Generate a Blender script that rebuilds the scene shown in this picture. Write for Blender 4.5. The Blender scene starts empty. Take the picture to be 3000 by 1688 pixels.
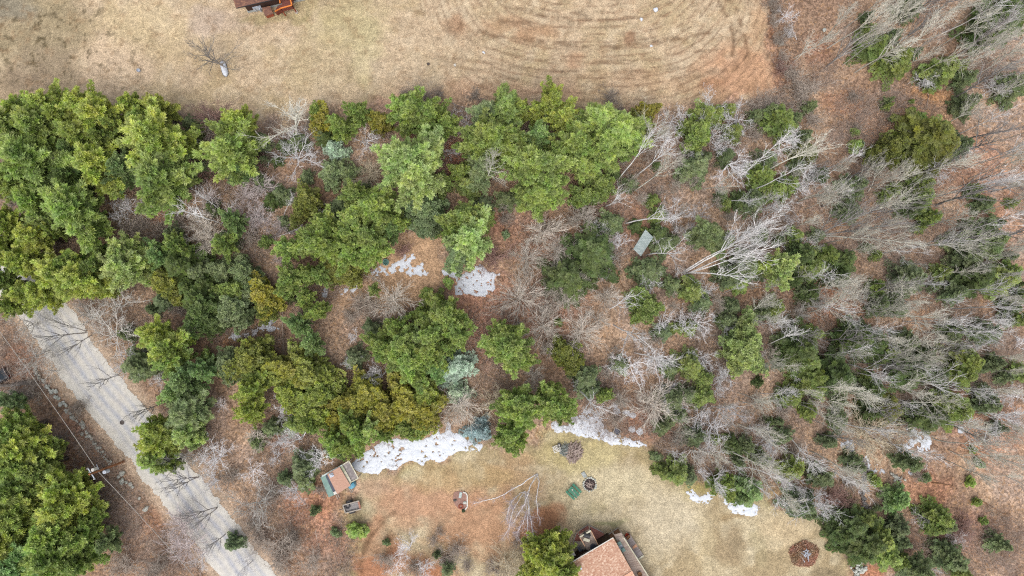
import bpy, bmesh, math, random
import numpy as np
from mathutils import Vector, Matrix, Quaternion
R = math.radians
sc = bpy.context.scene
col = sc.collection
# ---------------------------------------------------------------- camera
FPX = 2050.0; NX, NY = 1440.0, 950.0; HC = 102.5
cam = bpy.data.cameras.new('camera'); camo = bpy.data.objects.new('camera', cam); col.objects.link(camo)
cam.sensor_width = 36; cam.lens = 36*FPX/3000; cam.clip_end = 3000; cam.clip_start = 1
dn = Vector(((NX-1500), -(NY-844), -FPX)).normalized()
CQ = dn.rotation_difference(Vector((0, 0, -1)))
camo.rotation_mode = 'QUATERNION'; camo.rotation_quaternion = CQ; camo.location = (0, 0, HC)
sc.camera = camo
CM = np.array(CQ.to_matrix())
def at(px, py, z=0.0):
    """photo pixel (3000x1688) -> point on the horizontal plane at height z"""
    d = CM @ np.array(((px-1500), -(py-844), -FPX))
    t = (z-HC)/d[2]
    return np.array((d[0]*t, d[1]*t, z))
def at_many(px, py, z=0.0):
    d = CM @ np.stack([px-1500, -(py-844), -FPX*np.ones_like(px)])
    t = (z-HC)/d[2]
    return d[0]*t, d[1]*t
def V(px, py, z=0.0): return Vector(at(px, py, z))
def topix(x, y, z):
    v = CM.T @ np.array((x, y, z-HC)); return 1500+v[0]/-v[2]*FPX, 844-v[1]/-v[2]*FPX
# ---------------------------------------------------------------- light
w = bpy.data.worlds.new("World"); sc.world = w; w.use_nodes = True
nt = w.node_tree; bg = nt.nodes['Background']
sky = nt.nodes.new('ShaderNodeTexSky'); sky.sky_type = 'NISHITA'; sky.sun_disc = False
SE, SR = R(62), R(190)
sky.sun_elevation = SE; sky.sun_rotation = SR; sky.dust_density = 4.0; sky.air_density = 1.0
hs = nt.nodes.new('ShaderNodeHueSaturation'); hs.inputs['Saturation'].default_value = 0.40
nt.links.new(sky.outputs[0], hs.inputs['Color']); nt.links.new(hs.outputs[0], bg.inputs[0])
bg.inputs[1].default_value = 0.15
sl = bpy.data.lights.new('sun', 'SUN'); sl.energy = 1.0; sl.angle = R(70); sl.color = (1, .955, .90)
so = bpy.data.objects.new('sun', sl); col.objects.link(so)
sdir = Vector((math.sin(SR)*math.cos(SE), math.cos(SR)*math.cos(SE), math.sin(SE)))
so.rotation_mode = 'QUATERNION'; so.rotation_quaternion = sdir.to_track_quat('Z', 'Y'); so.location = sdir*80
sc.view_settings.view_transform = 'Standard'; sc.view_settings.look = 'None'
sc.view_settings.exposure = 0.35; sc.view_settings.gamma = 1
sc.render.engine = 'CYCLES'
sc.cycles.use_denoising = False
sc.cycles.filter_width = 1.15
sc.cycles.max_bounces = 9; sc.cycles.diffuse_bounces = 7; sc.cycles.transmission_bounces = 4

def lin(r, g, b):
    f = lambda c: ((c/255+.055)/1.055)**2.4 if c > 10 else c/255/12.92
    return (f(r), f(g), f(b), 1)
# ---------------------------------------------------------------- numpy noise
def _h(ix, iy, s):
    n = (ix*374761393 + iy*668265263 + s*982451653) & 0xffffffff
    n = ((n ^ (n >> 13))*1274126177) & 0xffffffff
    return ((n ^ (n >> 16)) & 0xffff)/65535.0
def vnoise(x, y, s=0):
    ix = np.floor(x).astype(np.int64); iy = np.floor(y).astype(np.int64)
    fx = x-ix; fy = y-iy; fx = fx*fx*(3-2*fx); fy = fy*fy*(3-2*fy)
    a = _h(ix, iy, s); b = _h(ix+1, iy, s); c = _h(ix, iy+1, s); d = _h(ix+1, iy+1, s)
    return (a*(1-fx)+b*fx)*(1-fy)+(c*(1-fx)+d*fx)*fy
def fbm(x, y, s=0, o=4, g=.5):
    t = 0; a = 1; n = 0
    for k in range(o):
        t = t+a*vnoise(x*2**k+17.3*k, y*2**k-9.1*k, s+k); n += a; a *= g
    return t/n
def poly_sd(x, y, poly):
    """signed distance, positive inside"""
    inside = np.zeros(x.shape, bool); dmin = np.full(x.shape, 1e9)
    n = len(poly)
    for i in range(n):
        x0, y0 = poly[i]; x1, y1 = poly[(i+1) % n]
        c = ((y0 > y) != (y1 > y)) & (x < (x1-x0)*(y-y0)/((y1-y0) if y1 != y0 else 1e-9)+x0)
        inside ^= c
        dx, dy = x1-x0, y1-y0; t = np.clip(((x-x0)*dx+(y-y0)*dy)/(dx*dx+dy*dy+1e-12), 0, 1)
        dmin = np.minimum(dmin, np.hypot(x-x0-t*dx, y-y0-t*dy))
    return np.where(inside, dmin, -dmin)
def line_d(x, y, pts):
    dmin = np.full(x.shape, 1e9)
    for (x0, y0), (x1, y1) in zip(pts[:-1], pts[1:]):
        dx, dy = x1-x0, y1-y0; t = np.clip(((x-x0)*dx+(y-y0)*dy)/(dx*dx+dy*dy+1e-12), 0, 1)
        dmin = np.minimum(dmin, np.hypot(x-x0-t*dx, y-y0-t*dy))
    return dmin
def sstep(a, b, x):
    t = np.clip((x-a)/(b-a), 0, 1); return t*t*(3-2*t)
# ---------------------------------------------------------------- object helpers
def tag(o, label=None, cat=None, group=None, kind=None):
    if label: o['label'] = label
    if cat: o['category'] = cat
    if group: o['group'] = group
    if kind: o['kind'] = kind
    return o
def link(name, me, parent=None, loc=None):
    o = bpy.data.objects.new(name, me); col.objects.link(o)
    if parent: o.parent = parent
    if loc is not None: o.location = loc
    return o
def empty(name, loc, rz=0, label=None, cat=None, group=None):
    o = bpy.data.objects.new(name, None); col.objects.link(o); o.location = loc; o.rotation_euler = (0, 0, rz)
    o.empty_display_size = .3
    return tag(o, label, cat, group)
def np_mesh(name, v, loops, starts, totals, mat=None, attrs=None):
    me = bpy.data.meshes.new(name)
    me.vertices.add(len(v)); me.vertices.foreach_set('co', np.ascontiguousarray(v, dtype=np.float32).ravel())
    me.loops.add(len(loops)); me.loops.foreach_set('vertex_index', np.ascontiguousarray(loops, dtype=np.int32))
    me.polygons.add(len(starts)); me.polygons.foreach_set('loop_start', np.ascontiguousarray(starts, dtype=np.int32))
    me.polygons.foreach_set('loop_total', np.ascontiguousarray(totals, dtype=np.int32))
    me.update(calc_edges=True)
    if attrs:
        for k, a in attrs.items():
            if a.ndim == 1:
                at_ = me.attributes.new(k, 'FLOAT', 'POINT'); at_.data.foreach_set('value', a.astype(np.float32))
            else:
                at_ = me.attributes.new(k, 'FLOAT_COLOR', 'POINT'); at_.data.foreach_set('color', np.ascontiguousarray(a, dtype=np.float32).ravel())
    if mat: me.materials.append(mat)
    return me
def tris_mesh(name, v, mat, attrs=None):
    n = len(v)//3
    return np_mesh(name, v, np.arange(3*n), np.arange(n)*3, np.full(n, 3), mat, attrs)
def tube_mesh(name, P0, P1, R0, R1, mat, sides=3, extra=None):
    P0 = np.asarray(P0, float); P1 = np.asarray(P1, float); R0 = np.asarray(R0, float); R1 = np.asarray(R1, float)
    n = len(P0); d = P1-P0; L = np.linalg.norm(d, axis=1, keepdims=True)+1e-9; d = d/L
    P1 = P1+d*R1[:, None]*.3
    ref = np.where(np.abs(d[:, 2:3]) > .9, np.array([[1., 0, 0]]), np.array([[0, 0, 1.]]))
    a = np.cross(d, ref); a /= np.linalg.norm(a, axis=1, keepdims=True)+1e-9; b = np.cross(d, a)
    th = np.arange(sides)*2*math.pi/sides
    ring = a[:, None, :]*np.cos(th)[None, :, None]+b[:, None, :]*np.sin(th)[None, :, None]
    v = np.concatenate([P0[:, None, :]+ring*R0[:, None, None], P1[:, None, :]+ring*R1[:, None, None]], axis=1).reshape(-1, 3)
    base = (np.arange(n)*2*sides)[:, None, None]
    i = np.arange(sides); j = (i+1) % sides
    q = np.stack([i, j, j+sides, i+sides], axis=1)[None]+base
    loops = q.reshape(-1); nf = n*sides
    at_ = {'tone': np.repeat(extra, 2*sides)} if extra is not None else None
    return np_mesh(name, v, loops, np.arange(nf)*4, np.full(nf, 4), mat, at_)
class MB:
    """collects boxes, prisms, cylinders, tubes; builds ONE mesh object"""
    def __init__(s): s.v = []; s.f = []
    def add(s, vs, fs):
        o = len(s.v); s.v += [tuple(p) for p in vs]; s.f += [tuple(i+o for i in f) for f in fs]; return s
    def box(s, c, d, rz=0, tilt=0):
        x, y, z = d[0]/2, d[1]/2, d[2]/2
        m = Matrix.Translation(Vector(c)) @ Matrix.Rotation(rz, 4, 'Z') @ Matrix.Rotation(tilt, 4, 'Y')
        vs = [m @ Vector((i*x, j*y, k*z)) for k in (-1, 1) for j in (-1, 1) for i in (-1, 1)]
        return s.add(vs, [(0, 2, 3, 1), (4, 5, 7, 6), (0, 1, 5, 4), (2, 6, 7, 3), (0, 4, 6, 2), (1, 3, 7, 5)])
    def slab(s, pts, th):
        """quad/polygon with its top at pts, thickness th down"""
        n = len(pts); p = [Vector(q) for q in pts]; lo = [q-Vector((0, 0, th)) for q in p]
        a = (p[1]-p[0]).cross(p[2]-p[1]).z
        if a < 0: p.reverse(); lo.reverse()
        return s.add(p+lo, [tuple(range(n)), tuple(range(2*n-1, n-1, -1))]+[(i, i+n, (i+1) % n+n, (i+1) % n) for i in range(n)])
    def beam(s, a, b, w_, h_):
        """bar with its centre line from a to b"""
        a = Vector(a); b = Vector(b); d = b-a; L = d.length
        q = d.to_track_quat('X', 'Z'); m = Matrix.Translation((a+b)/2) @ q.to_matrix().to_4x4()
        vs = [m @ Vector((i*L/2, j*w_/2, k*h_/2)) for k in (-1, 1) for j in (-1, 1) for i in (-1, 1)]
        return s.add(vs, [(0, 2, 3, 1), (4, 5, 7, 6), (0, 1, 5, 4), (2, 6, 7, 3), (0, 4, 6, 2), (1, 3, 7, 5)])
    def cyl(s, a, b, r0, r1=None, n=10, caps=True):
        a = Vector(a); b = Vector(b); r1 = r0 if r1 is None else r1
        q = (b-a).to_track_quat('Z', 'Y')
        vs = [a+q @ Vector((r0*math.cos(t), r0*math.sin(t), 0)) for t in [2*math.pi*i/n for i in range(n)]]
        vs += [b+q @ Vector((r1*math.cos(t), r1*math.sin(t), 0)) for t in [2*math.pi*i/n for i in range(n)]]
        fs = [(i, (i+1) % n, (i+1) % n+n, i+n) for i in range(n)]
        if caps: fs += [tuple(range(n-1, -1, -1)), tuple(range(n, 2*n))]
        return s.add(vs, fs)
    def torus(s, c, R_, r_, n=18, m=8, axis='Z'):
        vs = []; fs = []
        for i in range(n):
            t = 2*math.pi*i/n
            for j in range(m):
                u = 2*math.pi*j/m
                p = ((R_+r_*math.cos(u))*math.cos(t), (R_+r_*math.cos(u))*math.sin(t), r_*math.sin(u))
                if axis == 'Y': p = (p[0], p[2], p[1])
                vs.append(Vector(c)+Vector(p))
                fs.append((i*m+j, ((i+1) % n)*m+j, ((i+1) % n)*m+(j+1) % m, i*m+(j+1) % m))
        return s.add(vs, fs)
    def stone(s, c, r, rng, fl=.6):
        bm = bmesh.new(); bmesh.ops.create_icosphere(bm, subdivisions=2, radius=1)
        sx, sy, sz = [r*rng.uniform(.7, 1.25) for _ in range(3)]; rz = rng.uniform(0, 6.28); k = rng.uniform(0, 99)
        vs = []
        for v in bm.verts:
            p = v.co*(1+.22*math.sin(3.1*v.co.x+k)*math.cos(2.7*v.co.y+2*k)+.1*math.sin(7*v.co.z+k+5*v.co.x))
            x, y, z = p.x*sx, p.y*sy, p.z*sz*fl
            vs.append((c[0]+x*math.cos(rz)-y*math.sin(rz), c[1]+x*math.sin(rz)+y*math.cos(rz), c[2]+z))
        fs = [tuple(v.index for v in f.verts) for f in bm.faces]; bm.free(); return s.add(vs, fs)
    def build(s, name, mat, parent=None, bevel=0, smooth=False):
        """world-space vertices; re-expressed relative to parent"""
        me = bpy.data.meshes.new(name)
        if parent is not None:
            m = s.pinv(parent)
            s.v = [tuple(m @ Vector(p)) for p in s.v]; o_loc = None
        else:
            a = np.array(s.v); c = Vector(((a[:, 0].min()+a[:, 0].max())/2, (a[:, 1].min()+a[:, 1].max())/2, a[:, 2].min()))
            s.v = [tuple(Vector(p)-c) for p in s.v]; o_loc = c
        me.from_pydata(s.v, [], s.f); me.materials.append(mat)
        if smooth:
            for p in me.polygons: p.use_smooth = True
        o = link(name, me, parent, o_loc)
        if bevel:
            b = o.modifiers.new('bevel', 'BEVEL'); b.width = bevel; b.segments = 1; b.limit_method = 'ANGLE'
        return o
    def pinv(s, p):
        t = Matrix.Identity(4)
        while p is not None:
            t = Matrix.Translation(p.location) @ p.rotation_euler.to_matrix().to_4x4() @ t; p = p.parent
        return t.inverted()
# ---------------------------------------------------------------- materials
def nodes(name):
    m = bpy.data.materials.new(name); m.use_nodes = True; return m, m.node_tree, m.node_tree.nodes['Principled BSDF']
def nn(t, ty, **kw):
    n = t.nodes.new(ty)
    for k, v in kw.items(): setattr(n, k, v)
    return n
def mathn(t, op, a, b=None, c=None):
    n = t.nodes.new('ShaderNodeMath'); n.operation = op
    for i, x in enumerate((a, b, c)):
        if x is None: continue
        if isinstance(x, (int, float)): n.inputs[i].default_value = x
        else: t.links.new(x, n.inputs[i])
    return n.outputs[0]
def mixc(t, f, a, b, mode='MIX'):
    n = t.nodes.new('ShaderNodeMix'); n.data_type = 'RGBA'; n.blend_type = mode
    for s_, x in (('Factor', f), ('A', a), ('B', b)):
        i = [q for q in n.inputs if q.name == s_ and (q.type == 'RGBA' if s_ != 'Factor' else q.type == 'VALUE')][0]
        if isinstance(x, (int, float)): i.default_value = x
        elif isinstance(x, tuple): i.default_value = x
        else: t.links.new(x, i)
    return [q for q in n.outputs if q.type == 'RGBA'][0]
def noise(t, vec, scale, detail=3, rough=.6, dist=0.0):
    n = t.nodes.new('ShaderNodeTexNoise'); n.inputs['Scale'].default_value = scale; n.inputs['Detail'].default_value = detail
    n.inputs['Roughness'].default_value = rough; n.inputs['Distortion'].default_value = dist
    t.links.new(vec, n.inputs['Vector']); return n
def maprange(t, x, a, b, c, d):
    n = t.nodes.new('ShaderNodeMapRange'); t.links.new(x, n.inputs[0])
    for i, v in enumerate((a, b, c, d)): n.inputs[i+1].default_value = v
    return n.outputs[0]
def gmat(name, c, c2=None, scale=3.0, rough=.85, bump=.3, stretch=None, metal=0, amt=1.0, lo=.35, hi=.65):
    """plain two tone weathered material: c..c2 mottled by noise"""
    m, t, b = nodes(name)
    tc = nn(t, 'ShaderNodeTexCoord'); v = tc.outputs['Object']
    if stretch:
        mp = nn(t, 'ShaderNodeMapping'); mp.inputs['Scale'].default_value = stretch; t.links.new(v, mp.inputs[0]); v = mp.outputs[0]
    n = noise(t, v, scale, 5, .65)
    f = maprange(t, n.outputs[0], lo, hi, 0, amt)
    c2 = c2 or tuple(x*.6 for x in c[:3])+(1,)
    t.links.new(mixc(t, f, c, c2), b.inputs['Base Color'])
    b.inputs['Roughness'].default_value = rough; b.inputs['Metallic'].default_value = metal
    if bump:
        bp = nn(t, 'ShaderNodeBump'); bp.inputs['Strength'].default_value = bump; bp.inputs['Distance'].default_value = .02
        t.links.new(n.outputs[0], bp.inputs['Height']); t.links.new(bp.outputs[0], b.inputs['Normal'])
    return m
def ground_material():
    m, t, b = nodes('ground_cover')
    geo = nn(t, 'ShaderNodeNewGeometry'); P = geo.outputs['Position']
    ca = nn(t, 'ShaderNodeAttribute', attribute_name='cover'); la = nn(t, 'ShaderNodeAttribute', attribute_name='litter')
    base = ca.outputs['Color']; lit = la.outputs['Fac']
    # leaves: cells of differing tone
    vo = nn(t, 'ShaderNodeTexVoronoi'); vo.inputs['Scale'].default_value = 3.6
    nd = noise(t, P, 2.2, 2); wv = mixc(t, .22, P, nd.outputs['Color'], 'ADD'); t.links.new(wv, vo.inputs['Vector'])
    sp = nn(t, 'ShaderNodeSeparateColor'); t.links.new(vo.outputs['Color'], sp.inputs[0])
    leafb = maprange(t, sp.outputs[0], 0, 1, .66, 1.50)
    n1 = noise(t, P, 5.5, 4, .75); nb = maprange(t, n1.outputs[0], .32, .68, .58, 1.40)
    n2 = noise(t, P, .55, 5, .68); nc = maprange(t, n2.outputs[0], .3, .7, .80, 1.18)
    n3 = noise(t, P, 1.7, 4, .7, .6); ne = maprange(t, n3.outputs[0], .32, .68, .74, 1.22)
    fl = mathn(t, 'MULTIPLY', leafb, mathn(t, 'MULTIPLY', nb, ne))
    fg = mathn(t, 'MULTIPLY', mathn(t, 'POWER', nb, 1.0), mathn(t, 'POWER', ne, .85))
    mx = nn(t, 'ShaderNodeMix'); t.links.new(lit, mx.inputs[0]); t.links.new(fg, mx.inputs[2]); t.links.new(fl, mx.inputs[3])
    f = mathn(t, 'MULTIPLY', mx.outputs[0], nc)
    cmb = nn(t, 'ShaderNodeCombineColor')
    for i in range(3): t.links.new(f, cmb.inputs[i])
    c1 = mixc(t, 1.0, base, cmb.outputs[0], 'MULTIPLY')
    # odd leaves: pale tan, deep rust
    hue = mixc(t, maprange(t, sp.outputs[1], .80, .95, 0, .42), c1, (.50, .29, .14, 1))
    hue = mixc(t, maprange(t, sp.outputs[2], .86, .98, 0, .42), hue, (.13, .065, .042, 1))
    c2 = mixc(t, lit, c1, hue)
    # specks of soil between grass tufts
    n4 = noise(t, P, 3.1, 5, .8); sk = maprange(t, n4.outputs[0], .60, .74, 0, .38)
    c3 = mixc(t, sk, c2, (.13, .095, .055, 1))
    t.links.new(c3, b.inputs['Base Color']); b.inputs['Roughness'].default_value = .95
    b.inputs['Specular IOR Level'].default_value = .15
    bp = nn(t, 'ShaderNodeBump'); bp.inputs['Strength'].default_value = .55; bp.inputs['Distance'].default_value = .12
    t.links.new(n1.outputs[0], bp.inputs['Height']); t.links.new(bp.outputs[0], b.inputs['Normal'])
    return m
def road_material():
    m, t, b = nodes('gravel_road')
    geo = nn(t, 'ShaderNodeNewGeometry'); P = geo.outputs['Position']
    tr = nn(t, 'ShaderNodeAttribute', attribute_name='track')
    n1 = noise(t, P, 7, 4, .8); n2 = noise(t, P, .5, 4, .6); n3 = noise(t, P, 2.0, 4, .65)
    c = mixc(t, tr.outputs['Fac'], lin(204, 201, 193), lin(158, 164, 178))
    c = mixc(t, maprange(t, n2.outputs[0], .3, .7, 0, .5), c, lin(196, 188, 176))
    f = mathn(t, 'MULTIPLY', maprange(t, n1.outputs[0], .3, .7, .86, 1.12), maprange(t, n3.outputs[0], .3, .7, .86, 1.12))
    cmb = nn(t, 'ShaderNodeCombineColor')
    for i in range(3): t.links.new(f, cmb.inputs[i])
    t.links.new(mixc(t, 1.0, c, cmb.outputs[0], 'MULTIPLY'), b.inputs['Base Color']); b.inputs['Roughness'].default_value = .95
    bp = nn(t, 'ShaderNodeBump'); bp.inputs['Strength'].default_value = .3; bp.inputs['Distance'].default_value = .05
    t.links.new(n1.outputs[0], bp.inputs['Height']); t.links.new(bp.outputs[0], b.inputs['Normal'])
    return m
def foliage_material():
    m, t, b = nodes('needle_foliage')
    oi = nn(t, 'ShaderNodeObjectInfo'); ta = nn(t, 'ShaderNodeAttribute', attribute_name='tone')
    tone = ta.outputs['Fac']
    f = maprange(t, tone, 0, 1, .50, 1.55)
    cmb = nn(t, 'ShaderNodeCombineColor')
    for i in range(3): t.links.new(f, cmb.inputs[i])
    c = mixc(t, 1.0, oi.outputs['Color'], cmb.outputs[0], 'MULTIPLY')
    hsv = nn(t, 'ShaderNodeHueSaturation'); t.links.new(c, hsv.inputs['Color'])
    tc = nn(t, 'ShaderNodeTexCoord'); nz = noise(t, tc.outputs['Object'], .45, 3, .6); nb_ = noise(t, tc.outputs['Object'], 1.6, 3, .7)
    t.links.new(maprange(t, nz.outputs[0], .3, .7, .528, .476), hsv.inputs['Hue']); t.links.new(maprange(t, nb_.outputs[0], .3, .7, .72, 1.10), hsv.inputs['Saturation']); t.links.new(maprange(t, nz.outputs[0], .3, .7, .88, 1.12), hsv.inputs['Value'])
    b.inputs['Roughness'].default_value = .7; b.inputs['Specular IOR Level'].default_value = .25
    t.links.new(hsv.outputs[0], b.inputs['Base Color'])
    tr = nn(t, 'ShaderNodeBsdfTranslucent'); t.links.new(hsv.outputs[0], tr.inputs[0])
    ms = nn(t, 'ShaderNodeMixShader'); ms.inputs[0].default_value = .3
    t.links.new(b.outputs[0], ms.inputs[1]); t.links.new(tr.outputs[0], ms.inputs[2])
    t.links.new(ms.outputs[0], t.nodes['Material Output'].inputs[0])
    return m
def bark_material(name, spots=False):
    m, t, b = nodes(name)
    oi = nn(t, 'ShaderNodeObjectInfo'); tc = nn(t, 'ShaderNodeTexCoord')
    n = noise(t, tc.outputs['Object'], 2.4, 4, .7)
    f = maprange(t, n.outputs[0], .3, .7, .62, 1.25)
    cmb = nn(t, 'ShaderNodeCombineColor')
    for i in range(3): t.links.new(f, cmb.inputs[i])
    c = mixc(t, 1.0, oi.outputs['Color'], cmb.outputs[0], 'MULTIPLY')
    n5 = noise(t, tc.outputs['Object'], .7, 3, .6)
    c = mixc(t, maprange(t, n5.outputs[0], .55, .7, 0, .30), c, lin(150, 160, 128))   # lichen
    if spots:
        mp = nn(t, 'ShaderNodeMapping'); mp.inputs['Scale'].default_value = (3, 3, 9); t.links.new(tc.outputs['Object'], mp.inputs[0])
        n6 = noise(t, mp.outputs[0], 1.5, 3, .7); c = mixc(t, maprange(t, n6.outputs[0], .62, .68, 0, .7), c, (.05, .045, .04, 1))
    t.links.new(c, b.inputs['Base Color']); b.inputs['Roughness'].default_value = .9; b.inputs['Specular IOR Level'].default_value = .2
    return m
M_ground = ground_material(); M_road = road_material(); M_fol = foliage_material()
M_bark = bark_material('bark'); M_birch = bark_material('birch_bark', True)
def snow_material():
    m, t, b = nodes('old_snow'); tc = nn(t, 'ShaderNodeTexCoord'); v = tc.outputs['Object']; da = nn(t, 'ShaderNodeAttribute', attribute_name='depth')
    n = noise(t, v, 1.6, 5, .65); c = mixc(t, maprange(t, n.outputs[0], .35, .65, 0, 1), (.71, .74, .79, 1), (.60, .64, .71, 1))
    n2 = noise(t, v, 5.0, 4, .75); c = mixc(t, maprange(t, n2.outputs[0], .70, .78, 0, .5), c, (.22, .19, .17, 1))    # needles and bark crumbs
    c = mixc(t, maprange(t, da.outputs['Fac'], 0, .30, .24, 0), c, (.36, .36, .38, 1)); t.links.new(c, b.inputs['Base Color']); b.inputs['Roughness'].default_value = .6
    bp = nn(t, 'ShaderNodeBump'); bp.inputs['Strength'].default_value = .6; bp.inputs['Distance'].default_value = .06; t.links.new(n.outputs[0], bp.inputs['Height']); t.links.new(bp.outputs[0], b.inputs['Normal']); return m
M_oldsnow = snow_material()
M_snow = gmat('snow', (.70, .73, .78, 1), (.62, .66, .73, 1), 2.0, .6, .6)
M_stone = gmat('lichen_stone', lin(214, 214, 206), lin(140, 146, 136), 6, .9, .5)
M_wgrey = gmat('weathered_wood', lin(186, 178, 166), lin(138, 128, 118), 3, .85, .3, (1, 9, 1))
M_white = gmat('white_paint', lin(222, 218, 210), lin(190, 186, 178), 5, .6, .1)
M_black = gmat('black_rubber', (.025, .025, .028, 1), (.05, .05, .055, 1), 5, .6, .1)
M_green = gmat('green_paint', lin(20, 128, 96), lin(16, 104, 82), 5, .5, .1)
M_metal = gmat('galvanised_metal', lin(176, 186, 184), lin(132, 146, 144), 1.2, .5, .15, (1, 6, 1), .3)
M_dark = gmat('dark_opening', (.02, .022, .03, 1), (.03, .03, .035, 1), 3, .8, 0)

# ---------------------------------------------------------------- photo-plan helpers: outlines of the land (pixel outlines of things lying on the ground)
def pl(pts, z=0.0): return [tuple(at(x, y, z)[:2]) for x, y in pts]
FIELD = pl([(-200, -200), (2205, -200), (2228, 0), (2252, 80), (2262, 150), (2278, 205), (2270, 245), (2225, 278), (2150, 296), (2060, 312), (1800, 320), (1560, 315), (1380, 300), (1180, 330), (900, 335), (600, 345), (300, 320), (-200, 320)])
YARD = pl([(1036, 1400), (1090, 1400), (1180, 1375), (1330, 1335), (1400, 1300), (1470, 1310), (1560, 1300), (1620, 1265), (1780, 1300), (1880, 1300), (1925, 1340), (1960, 1400), (2010, 1425), (2080, 1430), (2250, 1470), (2330, 1500), (2400, 1510), (2440, 1560), (2470, 1620), (2510, 1688), (2520, 1900), (1040, 1900), (1040, 1688), (1060, 1560), (1040, 1480)])
CLEAR = pl([(1110, 790), (1160, 720), (1230, 690), (1290, 720), (1310, 790), (1260, 850), (1190, 880), (1060, 890), (1000, 900), (1010, 870), (1080, 850)])
ROADC = pl([(-140, 660), (-60, 712), (20, 790), (92, 868), (158, 950), (218, 1040), (277, 1125), (354, 1213), (430, 1305), (499, 1396), (570, 1482), (650, 1585), (716, 1678), (830, 1830), (960, 2000)])
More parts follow.
